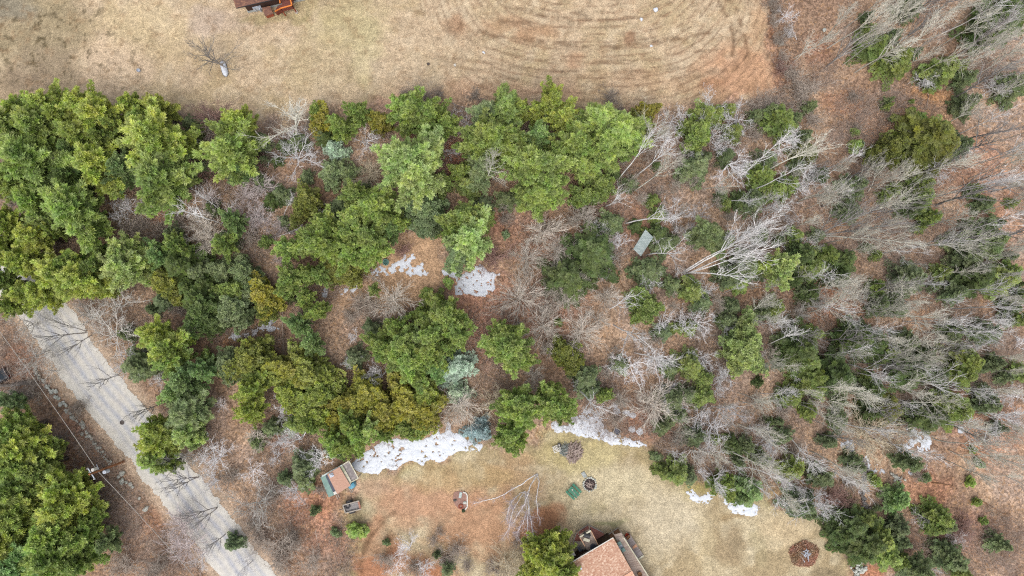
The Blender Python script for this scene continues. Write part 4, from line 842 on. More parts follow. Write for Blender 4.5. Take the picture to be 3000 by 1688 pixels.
# ---- utility pole and wires
b = V(365, 1351.5, -.2); t = V(271, 1393, 8.6); t = Vector((b.x, b.y, 8.6)); g = empty('utility_pole', (b.x, b.y, 0), 0, 'leaning line of a wooden utility pole with a grey transformer', 'utility pole')
MB().cyl(b, t, .17, .12, 10).build('pole', M_pole, g)
ax = Vector((-.75, -.66, 0)).normalized(); sd = Vector((-.55, .83, 0)).normalized()
c = Vector((b.x, b.y, 5.0)); MB().cyl(c+sd*-.45+Vector((0, 0, -.5)), c+sd*-.45+Vector((0, 0, .5)), .24, n=14).build('transformer', M_lgrey, g)
c = Vector((b.x, b.y, 7.0)); MB().cyl(c+sd*.4+Vector((0, 0, -.45)), c+sd*.4+Vector((0, 0, .45)), .22, n=14).build('transformer', M_white, g)
m = MB(); c = Vector((b.x, b.y, 8.1)); m.beam(c-sd*.9, c+sd*.9, .1, .12); m.build('crossarm', M_lgrey, g)
for k in (-.8, .8, .3):
    m = MB(); m.cyl(c+sd*k, c+sd*k+Vector((0, 0, .28)), .07, .05, 8); m.build('insulator', M_white, g)
m = MB(); c = Vector((b.x, b.y, 6.2)); m.beam(c, c+ax*-.1+sd*.9, .06, .06); m.build('bracket', M_lgrey, g)
def wire(p0, p1, sag, lab, r=.035):
    P = [p0.lerp(p1, i/24)-Vector((0, 0, 4*sag*(i/24)*(1-i/24))) for i in range(25)]
    me = tube_mesh('wire', [tuple(p) for p in P[:-1]], [tuple(p) for p in P[1:]], np.full(24, r), np.full(24, r), M_wire, 5); tag(link('overhead_wire', me), lab, 'wire')
wz = 6.6; pw = Vector((b.x, b.y, wz)); wire(pw, V(-30, 932, 7.0), .25, 'overhead wire running from the pole up to the left edge'); wire(pw, V(600, 1725, 7.0), .25, 'overhead wire running from the pole down to the bottom edge')
# ---- fallen logs, dark trunks seen at the lower left
def log(x0, y0, x1, y1, r, lab, mat=None, z0=.1, z1=.15):
    a = V(x0, y0, z0); b_ = V(x1, y1, z1); m = MB(); n_ = 5; rg = random.Random(int(x0)); prev = a; pr = r
    for i in range(1, n_+1):
        q = a.lerp(b_, i/n_)+Vector((rg.gauss(0, .06), rg.gauss(0, .06), 0)); m.cyl(prev, q, pr, r*(1-.5*i/n_), 8); prev = q; pr = r*(1-.5*i/n_)
    tag(m.build('fallen_log', mat or M_log), lab, 'log')
log(1238, 298, 1290, 300, .08, 'thin dark log above the tree row', M_mud); log(1290, 300, 1345, 322, .07, 'upper thin log reaching towards the tall pine'); log(1325, 303, 1395, 331, .08, 'longer pale log pointing at the tall pine group')
log(2715, 310, 2720, 270, .06, 'white fallen branch in the leaf clearing'); log(2722, 262, 2750, 254, .06, 'short white branch right above the fallen one'); log(2830, 1410, 2870, 1350, .07, 'dark thin log across the right leaf floor', M_mud)
log(2730, 1415, 2795, 1425, .08, 'dark log lying level in the right leaf floor', M_mud); log(2880, 1470, 2950, 1510, .07, 'dark log slanting down in the right leaf floor', M_mud); log(1805, 790, 1830, 850, .06, 'dark stick right of the blue sled', M_mud)
log(275, 1398, 230, 1440, .16, 'black log under the utility pole', M_dark); log(305, 1372, 298, 1358, .14, 'short black log above the utility pole', M_dark); log(890, 1470, 900, 1490, .06, 'dark stick left of the utility trailer', M_mud)
log(2250, 1040, 2262, 990, .05, 'thin dark stick below the dark green grove', M_mud); log(1470, 1105, 1500, 1090, .04, 'grey stick in the lower middle leaf lane')
# dark car reaching in at the left edge, and the thick trunk below it
def car():
    rear = V(31, 1089, 0); d = Vector((-.87, -.5, 0)).normalized(); sd = Vector((-d.y, d.x, 0)); P = lambda a, b, z: rear+d*a+sd*b+Vector((0, 0, z))
    g = empty('parked_car', P(2.2, 0, 0), math.atan2(d.y, d.x), 'black parked car half outside the left photo edge, beyond the road', 'car')
    def loft(secs, name, mat, par):
        m = MB(); vs = []; K = 8
        for a, w_, z0, z1, e in secs:
            for b, z in ((-w_, z0), (-w_-.03, (z0+z1)/2), (-w_+e, z1-.05), (-w_+e+.1, z1), (w_-e-.1, z1), (w_-e, z1-.05), (w_+.03, (z0+z1)/2), (w_, z0)): vs.append(P(a, b, z))
        n = len(secs); fs = [(i*K+k, i*K+(k+1) % K, (i+1)*K+(k+1) % K, (i+1)*K+k) for i in range(n-1) for k in range(K)]; fs += [tuple(range(K-1, -1, -1)), tuple(range((n-1)*K, n*K))]
        m.add(vs, fs); return m.build(name, mat, par)
    M_car = gmat('black_car_paint', (.02, .022, .028, 1), (.03, .032, .04, 1), 2, .25, 0); M_gl = gmat('car_glass', (.05, .065, .08, 1), (.03, .04, .05, 1), 1, .12, 0)
    loft([(0, .72, .35, .85, .1), (.15, .86, .28, .98, .1), (1.1, .9, .25, 1.0, .1), (3.2, .9, .25, .98, .1), (4.3, .84, .28, .86, .12), (4.5, .7, .34, .7, .12)], 'body', M_car, g)
    loft([(.55, .72, .98, 1.0, .1), (.95, .76, .98, 1.38, .2), (2.4, .76, .98, 1.42, .2), (3.2, .74, .98, 1.0, .1)], 'cabin', M_gl, g)
    loft([(1.0, .60, 1.36, 1.43, .1), (2.3, .60, 1.38, 1.46, .1)], 'roof', M_car, g)
    for a in (.8, 3.6):
        for s_ in (-1, 1): MB().cyl(P(a, s_*.70, .33), P(a, s_*.93, .33), .33, n=16).build('wheel', M_black, g)
    for s_ in (-1, 1): MB().cyl(P(-.0, s_*.6, .7), P(.06, s_*.6, .7), .1, n=8).build('tail_light', M_red, g)
car()
log(3, 1068, 27, 1114, .05, 'left pale pole leaning over the black car', M_log, 1.6, 1.5); log(14, 1062, 38, 1114, .05, 'right pale pole leaning over the black car', M_log, 1.6, 1.0); log(96, 1121, -10, 1132, .38, 'thick grey trunk lying below the black car', gmat('grey_bark', lin(120, 112, 104), lin(84, 78, 74), 3), .4, .6)
# ================================================================ TREES: prototypes
def needles(P, D, ln, wd, tone, n, spread, rng, flat=0.0):
    """n needle sprays at every tuft"""
    k = len(P); P = np.repeat(P, n, 0); D = np.repeat(D, n, 0); tone = np.repeat(tone, n)+rng.uniform(-.10, .10, k*n)
    ln = np.repeat(ln, n)*rng.uniform(.6, 1.25, k*n)
    d = D+rng.normal(0, spread, (k*n, 3)); d[:, 2] *= (1-flat); d /= np.linalg.norm(d, axis=1, keepdims=True)
    r = rng.normal(0, 1, (k*n, 3)); r[:, 2] *= 1+1.5*flat
    sd = np.cross(d, r); sd /= np.linalg.norm(sd, axis=1, keepdims=True)+1e-9
    if flat: sd[:, 2] *= (1-flat*.6)
    w_ = (wd*rng.uniform(.7, 1.3, k*n))[:, None]; P = P+d*ln[:, None]*rng.uniform(-.1, .25, k*n)[:, None]
    m = P+d*ln[:, None]*.45
    v = np.stack([m-sd*w_, P, m+sd*w_, P+d*ln[:, None]], 1)      # a kite
    v = v.reshape(-1, 3); nq = k*n
    return v, np.repeat(np.clip(tone, 0, 1), 4)
def conifer(seed, H, Rr, kind):
    rng = np.random.default_rng(seed)
    cfg = dict(pine=(105, .30, .80, 8, 42, .15, .38, .06, 14, .48, 0.0), hemlock=(96, .10, 1.0, -14, 22, .24, .30, .055, 14, .48, .45),
               cedar=(120, .04, .62, 20, 62, .22, .22, .06, 15, .62, 0.0), spruce=(120, .04, 1.0, -6, 30, .26, .26, .06, 14, .50, .2),
               sapling=(60, .06, .9, 8, 36, .26, .28, .06, 14, .55, 0.1), open=(80, .25, .85, 0, 30, .19, .44, .05, 13, .5, .2))[kind]
    nb, z0, pw, a0, a1, lat, ln, wd, nn_, spr, flat = cfg
    ph = rng.uniform(0, 6.28, 4)
    P = []; D = []; T = []; bp0 = []; bp1 = []; br0 = []; br1 = []
    lean = rng.normal(0, .02, 2)
    for i in range(nb):
        t = (i+rng.uniform(-.5, .5))/nb; t = min(max(t, 0), .99); z = H*(z0+(1-z0)*t*.97)
        az = i*2.39996+rng.normal(0, .35)
        lob = 1+.22*math.sin(2*az+ph[0])+.14*math.sin(3*az+ph[1]+3*t)+.10*math.sin(5*az+ph[2])
        if kind == 'cedar': pr = math.sqrt(max(1-(t*1.0)**2.2, 0))*(.75+.25*min(1, t*5))
        elif kind in ('spruce', 'hemlock'): pr = (1-t)**pw*.95+.05
        else: pr = ((1-t)**pw)*(.62+.38*min(1, t*4))+.05
        L = Rr*pr*lob*rng.uniform(.45, 1.15)
        if L < .12: L = .12
        sl = R(a0+(a1-a0)*t+rng.normal(0, 7)); u = np.array((math.cos(az), math.sin(az))); pv = np.array((-u[1], u[0]))
        base = np.array((lean[0]*z, lean[1]*z, z)); ct, st = math.cos(sl), math.sin(sl)
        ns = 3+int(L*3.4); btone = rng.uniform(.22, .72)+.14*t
        curl = rng.uniform(.02, .16)*(1 if kind != 'hemlock' else -1)
        prev = base
        for k in range(ns):
            s = .22+.78*(k+rng.uniform(0, .8))/ns
            c = base+np.array((u[0]*ct, u[1]*ct, st))*L*s+np.array((0, 0, curl*L*s*s))
            if k % 2 == 1 or k == ns-1: bp0.append(prev); bp1.append(c); r_ = .05*(1-s)+.012; br0.append(r_+.01); br1.append(r_*.7); prev = c
            wl = lat*L*(.35+.65*math.sin(math.pi*min(s, .95)))*(1.15-.5*s)
            m = 2+int(wl*4.6+.5)
            for q in range(m):
                o = rng.uniform(-1, 1)*wl
                P.append(c+np.array((pv[0]*o, pv[1]*o, rng.normal(0, .05)*L*.4-abs(o)*.12)))
                dd = np.array((u[0]*ct+pv[0]*o/(wl+.1)*.8, u[1]*ct+pv[1]*o/(wl+.1)*.8, st*.7+(.30 if kind in ('pine', 'cedar') else .05)))
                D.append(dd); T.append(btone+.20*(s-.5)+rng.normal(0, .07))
    P.append(np.array((lean[0]*H, lean[1]*H, H))); D.append(np.array((0, 0, 1.))); T.append(.7)
    P = np.array(P); D = np.array(D); T = np.array(T); D /= np.linalg.norm(D, axis=1, keepdims=True)
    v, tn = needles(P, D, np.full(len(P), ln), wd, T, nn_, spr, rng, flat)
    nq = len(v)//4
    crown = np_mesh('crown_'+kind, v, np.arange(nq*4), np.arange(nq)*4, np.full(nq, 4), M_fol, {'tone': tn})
    zz = np.linspace(-.2, H*.97, 9); r0 = .028*H*(1-np.clip(zz, 0, H)/H)**.8+.025
    A = np.stack([lean[0]*zz[:-1], lean[1]*zz[:-1], zz[:-1]], 1); B = np.stack([lean[0]*zz[1:], lean[1]*zz[1:], zz[1:]], 1)
    tr = tube_mesh('trunk_'+kind, np.concatenate([A, np.array(bp0)]), np.concatenate([B, np.array(bp1)]), np.concatenate([r0[:-1], br0]), np.concatenate([r0[1:], br1]), M_bark, 5)
    Re = float(np.percentile(np.hypot(v[:, 0], v[:, 1]), 93))
    return dict(H=H, R=Re, trunk=tr, crown=crown, top='crown')
PR = {}
for k, (H, Rr, n) in dict(pine=(12, 4.0, 6), hemlock=(9, 3.2, 4), cedar=(7, 2.6, 4), spruce=(5, 2.2, 3), sapling=(3, 1.3, 3), open=(11, 3.8, 3)).items():
    PR[k] = [conifer(100*len(k)+7*i+3, H*(1+.0*i), Rr, k) for i in range(n)]

def bare(seed, kind, H):
    rg = random.Random(seed); tp0, tp1, tr0, tr1 = [], [], [], []; p0, p1, q0, q1 = [], [], [], []
    def rv(s): return Vector((rg.gauss(0, s), rg.gauss(0, s), rg.gauss(0, s)))
    def limb(p, d, L, r, n, wob, up, out=None):
        """curved polyline; returns [(pos, dir, radius, t)]"""
        pts = [(p.copy(), d.copy(), r, 0)]; A, B, Ra, Rb = out or (p0, p1, q0, q1)
        for i in range(n):
            d = (d+rv(wob)+Vector((0, 0, up))).normalized(); q = p+d*(L/n); t = (i+1)/n; r2 = max(r*(1-t*.82), .008)
            A.append(tuple(p)); B.append(tuple(q)); Ra.append(pts[-1][2]); Rb.append(r2); pts.append((q.copy(), d.copy(), r2, t)); p = q
        return pts
    def off(d, ang, az=None):
        a = d.orthogonal().normalized(); a.rotate(Quaternion(d, rg.uniform(0, 6.283) if az is None else az))
        return (d*math.cos(ang)+a*math.sin(ang)).normalized()
    def pick(pts, t):
        i = min(int(t*(len(pts)-1)), len(pts)-2); f = t*(len(pts)-1)-i
        return pts[i][0].lerp(pts[i+1][0], f), pts[i][1], pts[i][2]*(1-f)+pts[i+1][2]*f
    TO = (tp0, tp1, tr0, tr1); tw = .015
    if kind in ('tall', 'birch', 'dark'):
        r0 = dict(tall=.13, birch=.11, dark=.15)[kind]
        tk = limb(Vector((0, 0, -.1)), Vector((0, 0, 1)), H, r0, 12, .035, .05, TO)
        nl = dict(tall=16, birch=10, dark=14)[kind]; tf = dict(tall=.66, birch=.5, dark=.45)[kind]; lo = dict(tall=.42, birch=.45, dark=.25)[kind]
        for i in range(nl):
            t = lo+(.97-lo)*(i+rg.random())/nl; c, d, r = pick(tk, t)
            L = (1-t)*H*.55+1.3; L *= rg.uniform(.6, 1.2); ang = R(rg.uniform(12, 36) if kind != 'dark' else rg.uniform(15, 50))
            b = limb(c, off(Vector((0, 0, 1)), ang), L, r*.6+.028, 6, .10, .05)
            for j in range(int((4+L*1.5)*(.5+.5*tf))):
                c2, d2, r2 = pick(b, rg.uniform(.2, 1)); L2 = L*rg.uniform(.2, .45)
                s = limb(c2, off(d2, R(rg.uniform(14, 38))), L2, max(r2*.65, .026), 4, .12, .04)
                for q in range(int((3+L2*3)*tf)):
                    c3, d3, _ = pick(s, rg.uniform(.15, 1)); limb(c3, off(d3, R(rg.uniform(20, 50))), rg.uniform(.35, .85), tw, 2, .12, .03)
    elif kind == 'gnarly':
        tk = limb(Vector((0, 0, -.1)), Vector((0, 0, 1)), H*.62, .15, 7, .09, .05, TO)
        for i in range(11):
            t = .35+.64*(i+rg.random())/11; c, d, r = pick(tk, t)
            L = H*.5*rg.uniform(.7, 1.15); b = limb(c, off(Vector((0, 0, 1)), R(rg.uniform(30, 78))), L, r*.6+.035, 8, .20, .06)
            for j in range(9):
                c2, d2, r2 = pick(b, rg.uniform(.2, 1)); L2 = L*rg.uniform(.25, .5)
                s = limb(c2, off(d2, R(rg.uniform(30, 60))), L2, max(r2*.7, .034), 5, .22, .03)
                for q in range(4):
                    c3, d3, _ = pick(s, rg.uniform(.15, 1)); u = limb(c3, off(d3, R(rg.uniform(25, 55))), rg.uniform(.4, .9), tw*1.2, 3, .2, .02)
                    limb(u[1][0], off(u[1][1], R(40)), .35, tw, 1, .1, 0)
    elif kind == 'fan':
        tk = limb(Vector((0, 0, -.1)), Vector((0, 0, 1)), H*.75, .10, 6, .05, .05, TO)
        for i in range(42):
            t = .06+.92*(i+rg.random())/42; c, d, r = pick(tk, t)
            L = H*.62*rg.uniform(.6, 1.1)*(1.05-.45*t); b = limb(c, off(Vector((0, 0, 1)), R(rg.uniform(28, 74)*(1.05-.45*t))), L, .030+r*.12, 5, .07, .03)
            for j in range(7):
                c2, d2, r2 = pick(b, rg.uniform(.2, 1)); L2 = L*rg.uniform(.18, .42)
                s = limb(c2, off(d2, R(rg.uniform(14, 38))), L2, .023, 3, .08, .03)
                for q in range(3):
                    c3, d3, _ = pick(s, rg.uniform(.2, .9)); limb(c3, off(d3, R(rg.uniform(15, 40))), rg.uniform(.3, .7), tw, 2, .08, .02)
    elif kind == 'lone':
        tk = limb(Vector((0, 0, -.1)), Vector((0, 0, 1)), H*.8, .14, 7, .05, .05, TO)
        for i in range(24):
            t = .10+.88*(i+rg.random())/24; c, d, r = pick(tk, t)
            L = H*.6*rg.uniform(.6, 1.15)*(1.05-.4*t); b = limb(c, off(Vector((0, 0, 1)), R(rg.uniform(25, 68)*(1.05-.4*t))), L, .045+r*.25, 6, .07, .04)
            for j in range(6):
                c2, d2, r2 = pick(b, rg.uniform(.2, 1)); s = limb(c2, off(d2, R(rg.uniform(14, 38))), L*rg.uniform(.2, .42), .028, 3, .08, .03)
                for q in range(2): c3, d3, _ = pick(s, rg.uniform(.2, .9)); limb(c3, off(d3, R(rg.uniform(15, 40))), rg.uniform(.3, .7), .016, 2, .08, .02)
    elif kind == 'shrub':
        for i in range(34):
            b0 = Vector((rg.gauss(0, .25), rg.gauss(0, .25), -.05)); L = H*rg.uniform(.6, 1.15)
            b = limb(b0, off(Vector((0, 0, 1)), R(abs(rg.gauss(0, 32)))), L, .022, 5, .12, .03, TO if i < 8 else None)
            for j in range(8):
                c2, d2, r2 = pick(b, rg.uniform(.25, 1)); s = limb(c2, off(d2, R(rg.uniform(20, 50))), L*rg.uniform(.18, .4), .016, 3, .14, .03)
                for q in range(3):
                    c3, d3, _ = pick(s, rg.uniform(.2, .9)); limb(c3, off(d3, R(40)), rg.uniform(.2, .45), .012, 1, .1, 0)
    elif kind == 'snag':
        tk = limb(Vector((0, 0, -.1)), Vector((0, 0, 1)), H, .13, 10, .01, .02, TO)
        for i in range(150):
            t = .12+.86*(i+rg.random())/150; c, d, r = pick(tk, t); L = 1.5*(1-t)**.6*rg.uniform(.4, 1.1)+.15
            b = limb(c, off(Vector((0, 0, 1)), R(rg.uniform(85, 110))), L, .020, 3, .08, -.03)
            for j in range(3):
                c2, d2, r2 = pick(b, rg.uniform(.3, .9)); limb(c2, off(d2, R(50)), L*.35, .010, 2, .1, -.02)
    mt = M_birch if kind == 'birch' else M_bark
    tm = tube_mesh('trunk_'+kind, tp0, tp1, tr0, tr1, mt, 7 if kind != 'shrub' else 4)
    bm_ = tube_mesh('branches_'+kind, p0, p1, q0, q1, mt, 3)
    a = np.array(p1); Rr = float(np.percentile(np.hypot(a[:, 0], a[:, 1]), 93))
    return dict(H=float(a[:, 2].max()), R=Rr, trunk=tm, crown=bm_, top='branches')
for k, (H, n) in dict(tall=(15, 5), birch=(13, 4), dark=(10, 3), gnarly=(7.5, 5), fan=(6, 4), shrub=(2.6, 3), snag=(12, 1), lone=(8, 1)).items():
    PR[k] = [bare(500+31*i+7*len(k), k, H) for i in range(n)]

# ---------------------------------------------------------------- where everything stands (numbers are photo pixels / zoom pixels of the plan)
Z = 1/2.574
CONIF = {
(0, 0): """60,950,150,Pg 350,800,130,Py 150,850,110,Py 650,810,140,Py 990,790,80,Py 1200,830,110,Py 300,960,170,Pg 600,1010,150,Py 740,890,150,Py 470,880,120,Py 1150,1050,200,Py 870,940,100,Pg 220,1230,220,Pg 380,1130,140,Pg 560,1130,110,Pt 780,1060,110,Pg 740,1260,170,Py 940,1260,120,Pt 1230,1330,210,Pg 560,1340,160,Pd 120,1350,140,Pg 1330,1080,120,Py 1060,910,90,Pg
1820,930,130,Py 1740,1010,110,Pg 1750,1170,180,Pg 1840,1290,80,Pt 1930,1080,75,hu 1430,1120,65,sb 2440,920,95,ca 2560,950,90,Pg 2510,1115,80,sB 2500,1290,100,su 2390,850,60,cg 2470,1050,60,hd""",
(1000, 0): """130,850,80,Pg 30,970,80,cg 290,925,85,ca 430,830,110,Pg 520,870,150,Pg 680,870,130,Pg 780,950,90,Pg 640,970,90,Pg 700,1100,65,cg 500,1220,210,Pl 570,1340,190,Pl 760,1385,70,cg 900,1300,70,cg 15,1150,45,sB 50,1300,70,su 960,1400,80,hg
1100,860,120,Ou 1250,850,150,Og 1350,830,90,Py 1590,780,120,Py 1680,900,110,Py 1450,850,80,Py 1130,1060,190,Pg 1000,1110,100,Pg 1260,1050,120,Pg 1500,1030,110,Pt 1760,1110,160,Pg 1450,1280,200,Pg 1330,1230,100,Pg 1560,1400,130,Pg 1960,900,160,Og 2080,1000,190,Og 2000,1110,150,Og 2190,1050,110,Og 2280,860,80,ca 2230,960,90,co 1960,1390,90,cg 1060,1260,120,Ou 1810,1250,100,Og 1620,1180,100,Pg""",
(2000, 0): """1400,120,35,hu 1390,250,70,hg 1440,350,100,hg 1500,320,60,hu 1590,270,50,hu 1620,460,110,hg 1750,400,40,hu 1720,60,85,hu 1960,530,115,hg 2080,500,60,hg 1880,570,60,hu 2130,590,70,hu 2380,160,170,hd 2530,70,120,hd 2150,770,80,hu 2500,650,110,hu 1550,760,30,hu 1550,800,25,hg 1725,765,18,bg 1730,830,25,bg 1590,890,30,bu 1780,895,50,bg 1740,940,45,bg 1850,1050,190,ho 1760,1090,130,ho 1950,1110,130,ho 1900,980,90,hg 2090,1100,80,hu 1300,1000,30,bg 1300,1100,50,bg 1345,1090,25,bu 1540,1150,110,co 1460,1170,70,co 1750,1200,60,co
740,920,110,hg 660,840,60,hu 850,890,45,hu 960,800,45,hu 340,830,60,hg 180,870,90,hg 250,870,70,hg 100,1030,110,cg 30,960,60,cg 150,960,60,hg 390,990,65,hg 930,1150,80,ho 100,1260,110,hu 600,1330,90,hg 800,1400,80,hg 920,1020,50,hu 1300,1400,90,hu 1800,1400,90,hg 550,880,50,hu 640,1200,70,hu 330,1180,60,hu 700,1430,80,hg""",
(0, 563): """60,240,90,Py 60,170,50,Py 330,230,95,Pl 280,330,130,Py 560,120,200,Pg 260,60,130,Pg 700,250,95,Pg 430,300,70,Pg 60,500,100,Py 180,530,110,Py 290,560,85,Py 550,560,120,Pg 730,430,55,Pl 450,640,160,Py 640,660,160,Py 740,560,110,Pg 200,770,110,Py 330,760,110,Py 90,860,80,Py 790,710,90,Py 40,660,80,Pg 40,380,70,Py
950,450,125,Pl 950,570,150,Pl 1080,540,100,Pg 1210,470,95,Pt 1320,410,90,Pg 1380,550,150,hd 1500,610,100,hu 1290,700,120,co 1500,800,120,hd 1440,720,100,hd 1680,590,90,cu 1850,600,100,cu 1780,740,100,cg 1780,870,125,cu 1540,900,130,cD 1620,975,90,cD 1860,920,58,cu 2010,780,115,ca 2010,870,80,co 1920,700,70,cu 1370,810,40,cg 1150,880,42,hu
1760,220,80,Pt 1680,400,90,Pg 2320,90,110,co 1300,310,60,hu 2050,60,60,hd 2010,370,40,cg 2150,430,100,Pg 2300,400,90,Pg 2430,380,150,Pg 2450,260,110,Pg 2340,620,80,Pg 2190,650,100,Pg 2420,620,80,Pg 2520,600,105,co 2400,900,70,Pg 2300,800,70,Pg 2170,780,50,hd 2250,1000,80,Pt 2350,1130,80,Pt
1190,1090,120,Py 1250,1190,140,Py 1290,1270,110,Pg 1410,1120,50,Py 950,1070,50,hu 1050,1310,110,hu 1560,1290,70,cg 1530,1340,90,Pt 1400,1410,120,Pt 1900,1260,145,co 1750,1310,110,cu 1940,1380,90,cg 2200,1340,130,ca 2340,1350,140,cy 2440,1390,90,cy 2100,1400,80,cy 1430,470,80,hg 1210,640,80,hg 1560,700,90,hd 1690,840,60,cD 1240,820,70,hu""",
(1000, 563): """250,120,150,Pg 100,200,120,Pg 300,220,110,Pg 50,330,100,Pg 200,340,130,Pg 70,460,110,Pg 240,430,110,Pg 380,290,70,Pt 50,600,105,co 430,220,70,Pg 640,140,125,cu 640,240,105,cu 940,200,130,Pg 960,370,165,Pl 890,470,110,Ou 830,300,90,Pg 1070,90,60,hu 1090,200,60,hg 1240,320,30,bu 1250,60,70,hu 1480,40,140,Og 1830,40,90,cg 810,680,36,bg 240,740,45,Pl 640,750,35,bg 755,740,20,bg 700,820,72,cg 590,920,60,cg 770,920,70,cg 120,30,110,Pg
790,950,140,Pg 860,1080,100,Pg 450,1150,130,Pg 580,1090,100,Pl 680,1080,130,Pg 300,1180,110,Pg 520,1290,140,Pg 650,1230,120,Pg 700,1330,80,Pt 220,1020,60,hu 100,1250,70,hu 800,1160,70,Pg 430,1010,70,Pg 860,1310,140,sB
1230,1080,110,Pg 1270,1180,150,Pg 1330,1270,100,Pg 1900,450,170,hD 1700,650,150,hD 1880,560,90,hD 1640,980,28,hg 2300,590,100,hu 2290,850,105,cg 2230,930,50,cg 2500,700,60,hu 1680,1200,90,co 1720,1270,85,co 1850,1400,100,hu 2040,240,85,hu 2350,60,45,hg 2100,1300,60,hu 2430,1060,60,hu 400,1060,80,Pg""",
(2000, 563): """200,330,125,Ou 540,70,80,hu 850,330,60,hg 480,560,110,hu 730,570,115,Pl 610,560,60,Py 350,640,85,hu 430,690,70,hg 900,480,100,hD 970,570,100,hg 1200,520,100,hD 1180,640,75,hD 850,660,55,hD 1790,60,95,hg 1870,190,70,hg 1740,100,80,hD 1250,130,70,hu 1390,410,30,hu 1720,640,105,hu 1950,600,60,hg 2150,480,105,hu 2200,640,125,hD 2400,660,110,hg 2290,360,170,su 2450,600,80,hg 700,870,72,hg 80,740,90,hg 150,830,70,hu 380,870,55,hu 320,970,50,hu 450,1170,155,cl 440,1250,105,cl 600,1320,45,hu 60,1300,90,hg 170,1410,60,hg 890,1180,145,hD 1000,1060,55,hg 930,1270,110,hg 1150,1390,145,hD 980,1400,105,hg 1300,1100,130,hD 1420,1150,115,hD 1560,1200,60,hg 1720,1330,130,hD 1820,1250,90,hD 2140,1270,105,hg 2100,1380,90,hg 1900,1370,80,hD 2530,950,60,hg 2350,1290,60,hu 2550,1360,60,hg 2300,1050,80,hu 2050,760,85,hu 1700,1130,75,hu 1480,720,60,hg 1600,860,60,hu 2050,1050,70,hu 1100,480,80,hg 1480,1240,70,hD""",
(0, 1126): """60,130,80,Ou 120,330,150,Pg 60,420,130,Pg 200,470,160,Py 300,620,140,Pg 120,600,170,Pg 330,530,100,Pg 150,790,155,Pg 360,740,110,Pd 500,800,140,Py 180,960,170,Py 480,930,160,Py 690,1010,85,Pg 100,1150,180,Py 400,1130,180,Pg 640,1150,115,Pg 150,1330,170,Pt 420,1320,180,Pg 590,1330,120,Pg 800,1190,70,Ou 40,1000,120,Pg 250,1230,130,Pt 40,1420,120,Pt 300,860,110,Pg
1330,60,100,Pt 1400,230,155,Ou 1210,330,125,Py 1200,440,125,Py 1420,360,110,Pl 1170,560,100,Og 1260,610,70,Og 1470,420,60,Pl 1900,50,100,Py 1890,210,95,Py 2200,60,115,cy 2310,170,100,cy 2430,60,120,cy 2400,210,95,cy 2530,260,90,ca 2510,410,90,Pg 2540,500,60,cg 2350,310,70,Pg 1930,430,60,su 2280,620,90,hu 2140,710,50,hu 2300,720,75,hu 1760,1200,55,hu 2370,960,30,hu 2530,1115,36,bu 2250,300,90,hg 2050,330,60,hu""",
(1000, 1126): """50,130,110,ca 190,90,130,ca 330,180,140,ca 500,120,145,ca 620,80,120,cy 640,200,115,ca 430,220,105,ca 260,260,100,co 70,280,90,Pg 120,370,100,Pg 230,335,85,Pl 330,380,55,Pg 490,335,78,cg 590,345,62,cg 60,460,85,Pg 870,60,85,sB 1040,350,88,sz
1330,130,125,Pg 1340,240,120,Pg 1290,370,105,Pg 1260,440,75,Pg 1340,430,60,Pg 1580,150,125,Pg 1660,210,85,Pg 1570,50,80,Pg 1880,40,60,hu 1990,80,55,cg 110,1100,65,bg 340,1190,24,bu 720,1290,24,hu 800,1390,48,hu 1600,1180,90,Py 1480,1270,105,Py 1560,1330,140,Py 1655,1285,90,Py 1450,1400,90,Py 1650,1400,115,Py 1760,1400,40,Py 2370,540,40,bu 2420,660,50,hg 2540,670,85,hg 2420,320,60,hu 2500,110,90,hu""",
(2000, 1126): """160,90,80,hg 20,80,70,hu 820,90,80,hg 1000,20,80,hg 1430,30,90,hD 1540,180,105,ho 1430,200,80,hD 1890,250,100,hD 2050,180,120,hg 1760,230,80,hD 1980,120,90,hg 2390,330,45,hu 1100,420,50,hu 950,200,60,hg 830,640,80,hg 430,590,42,hu 290,740,75,cg 340,810,55,cg 40,700,65,hu 510,800,90,ht 450,850,60,ht 1050,700,80,hu 900,910,95,hu 960,980,45,hu 1320,620,55,hu 1280,570,50,hu 1450,730,48,bg 1830,710,36,bu 1620,860,98,st 1750,960,25,bu 1700,590,85,Ou 2190,490,25,bg 2170,740,36,bg 2220,890,30,bg 2240,600,35,bu 1930,1000,90,hg 1900,1080,65,hg 1980,1060,65,hu 2270,1030,28,bg 2390,1200,65,hu 1620,1080,75,hu 1640,1180,70,hu 1260,1050,115,hD 1350,1010,75,hg 1200,1120,90,hD 1380,1180,140,hD 1480,1160,110,hg 1350,1260,100,hD 1540,1280,100,hg 1640,1330,60,hg 1790,1390,80,Ou 2030,1330,95,hu 2000,1270,80,hu 2100,1410,60,hg 1720,1400,65,hu 1470,930,28,bu 600,560,60,hu 480,470,60,hu 2300,150,80,hu 100,400,70,hu"""}
SPEC = dict(P='pine', h='hemlock', c='cedar', s='spruce', b='sapling', O='open')
COLR = dict(y=(124, 132, 62), g=(112, 125, 64), d=(80, 94, 48), D=(82, 96, 54), l=(126, 138, 84), o=(104, 108, 50), a=(124, 122, 50), u=(100, 112, 76), b=(132, 142, 130), z=(114, 132, 128), B=(134, 146, 130), t=(106, 124, 76))
CLAB = dict(y='yellow green', g='mid green', d='dark green', D='deep green', l='pale green', o='olive', a='golden olive', u='dull grey green', b='pale bluish', z='small blue', B='blue green', t='cool green')
KCOL = 2.2
trees = []   # root, kindword, lookwords, px, py
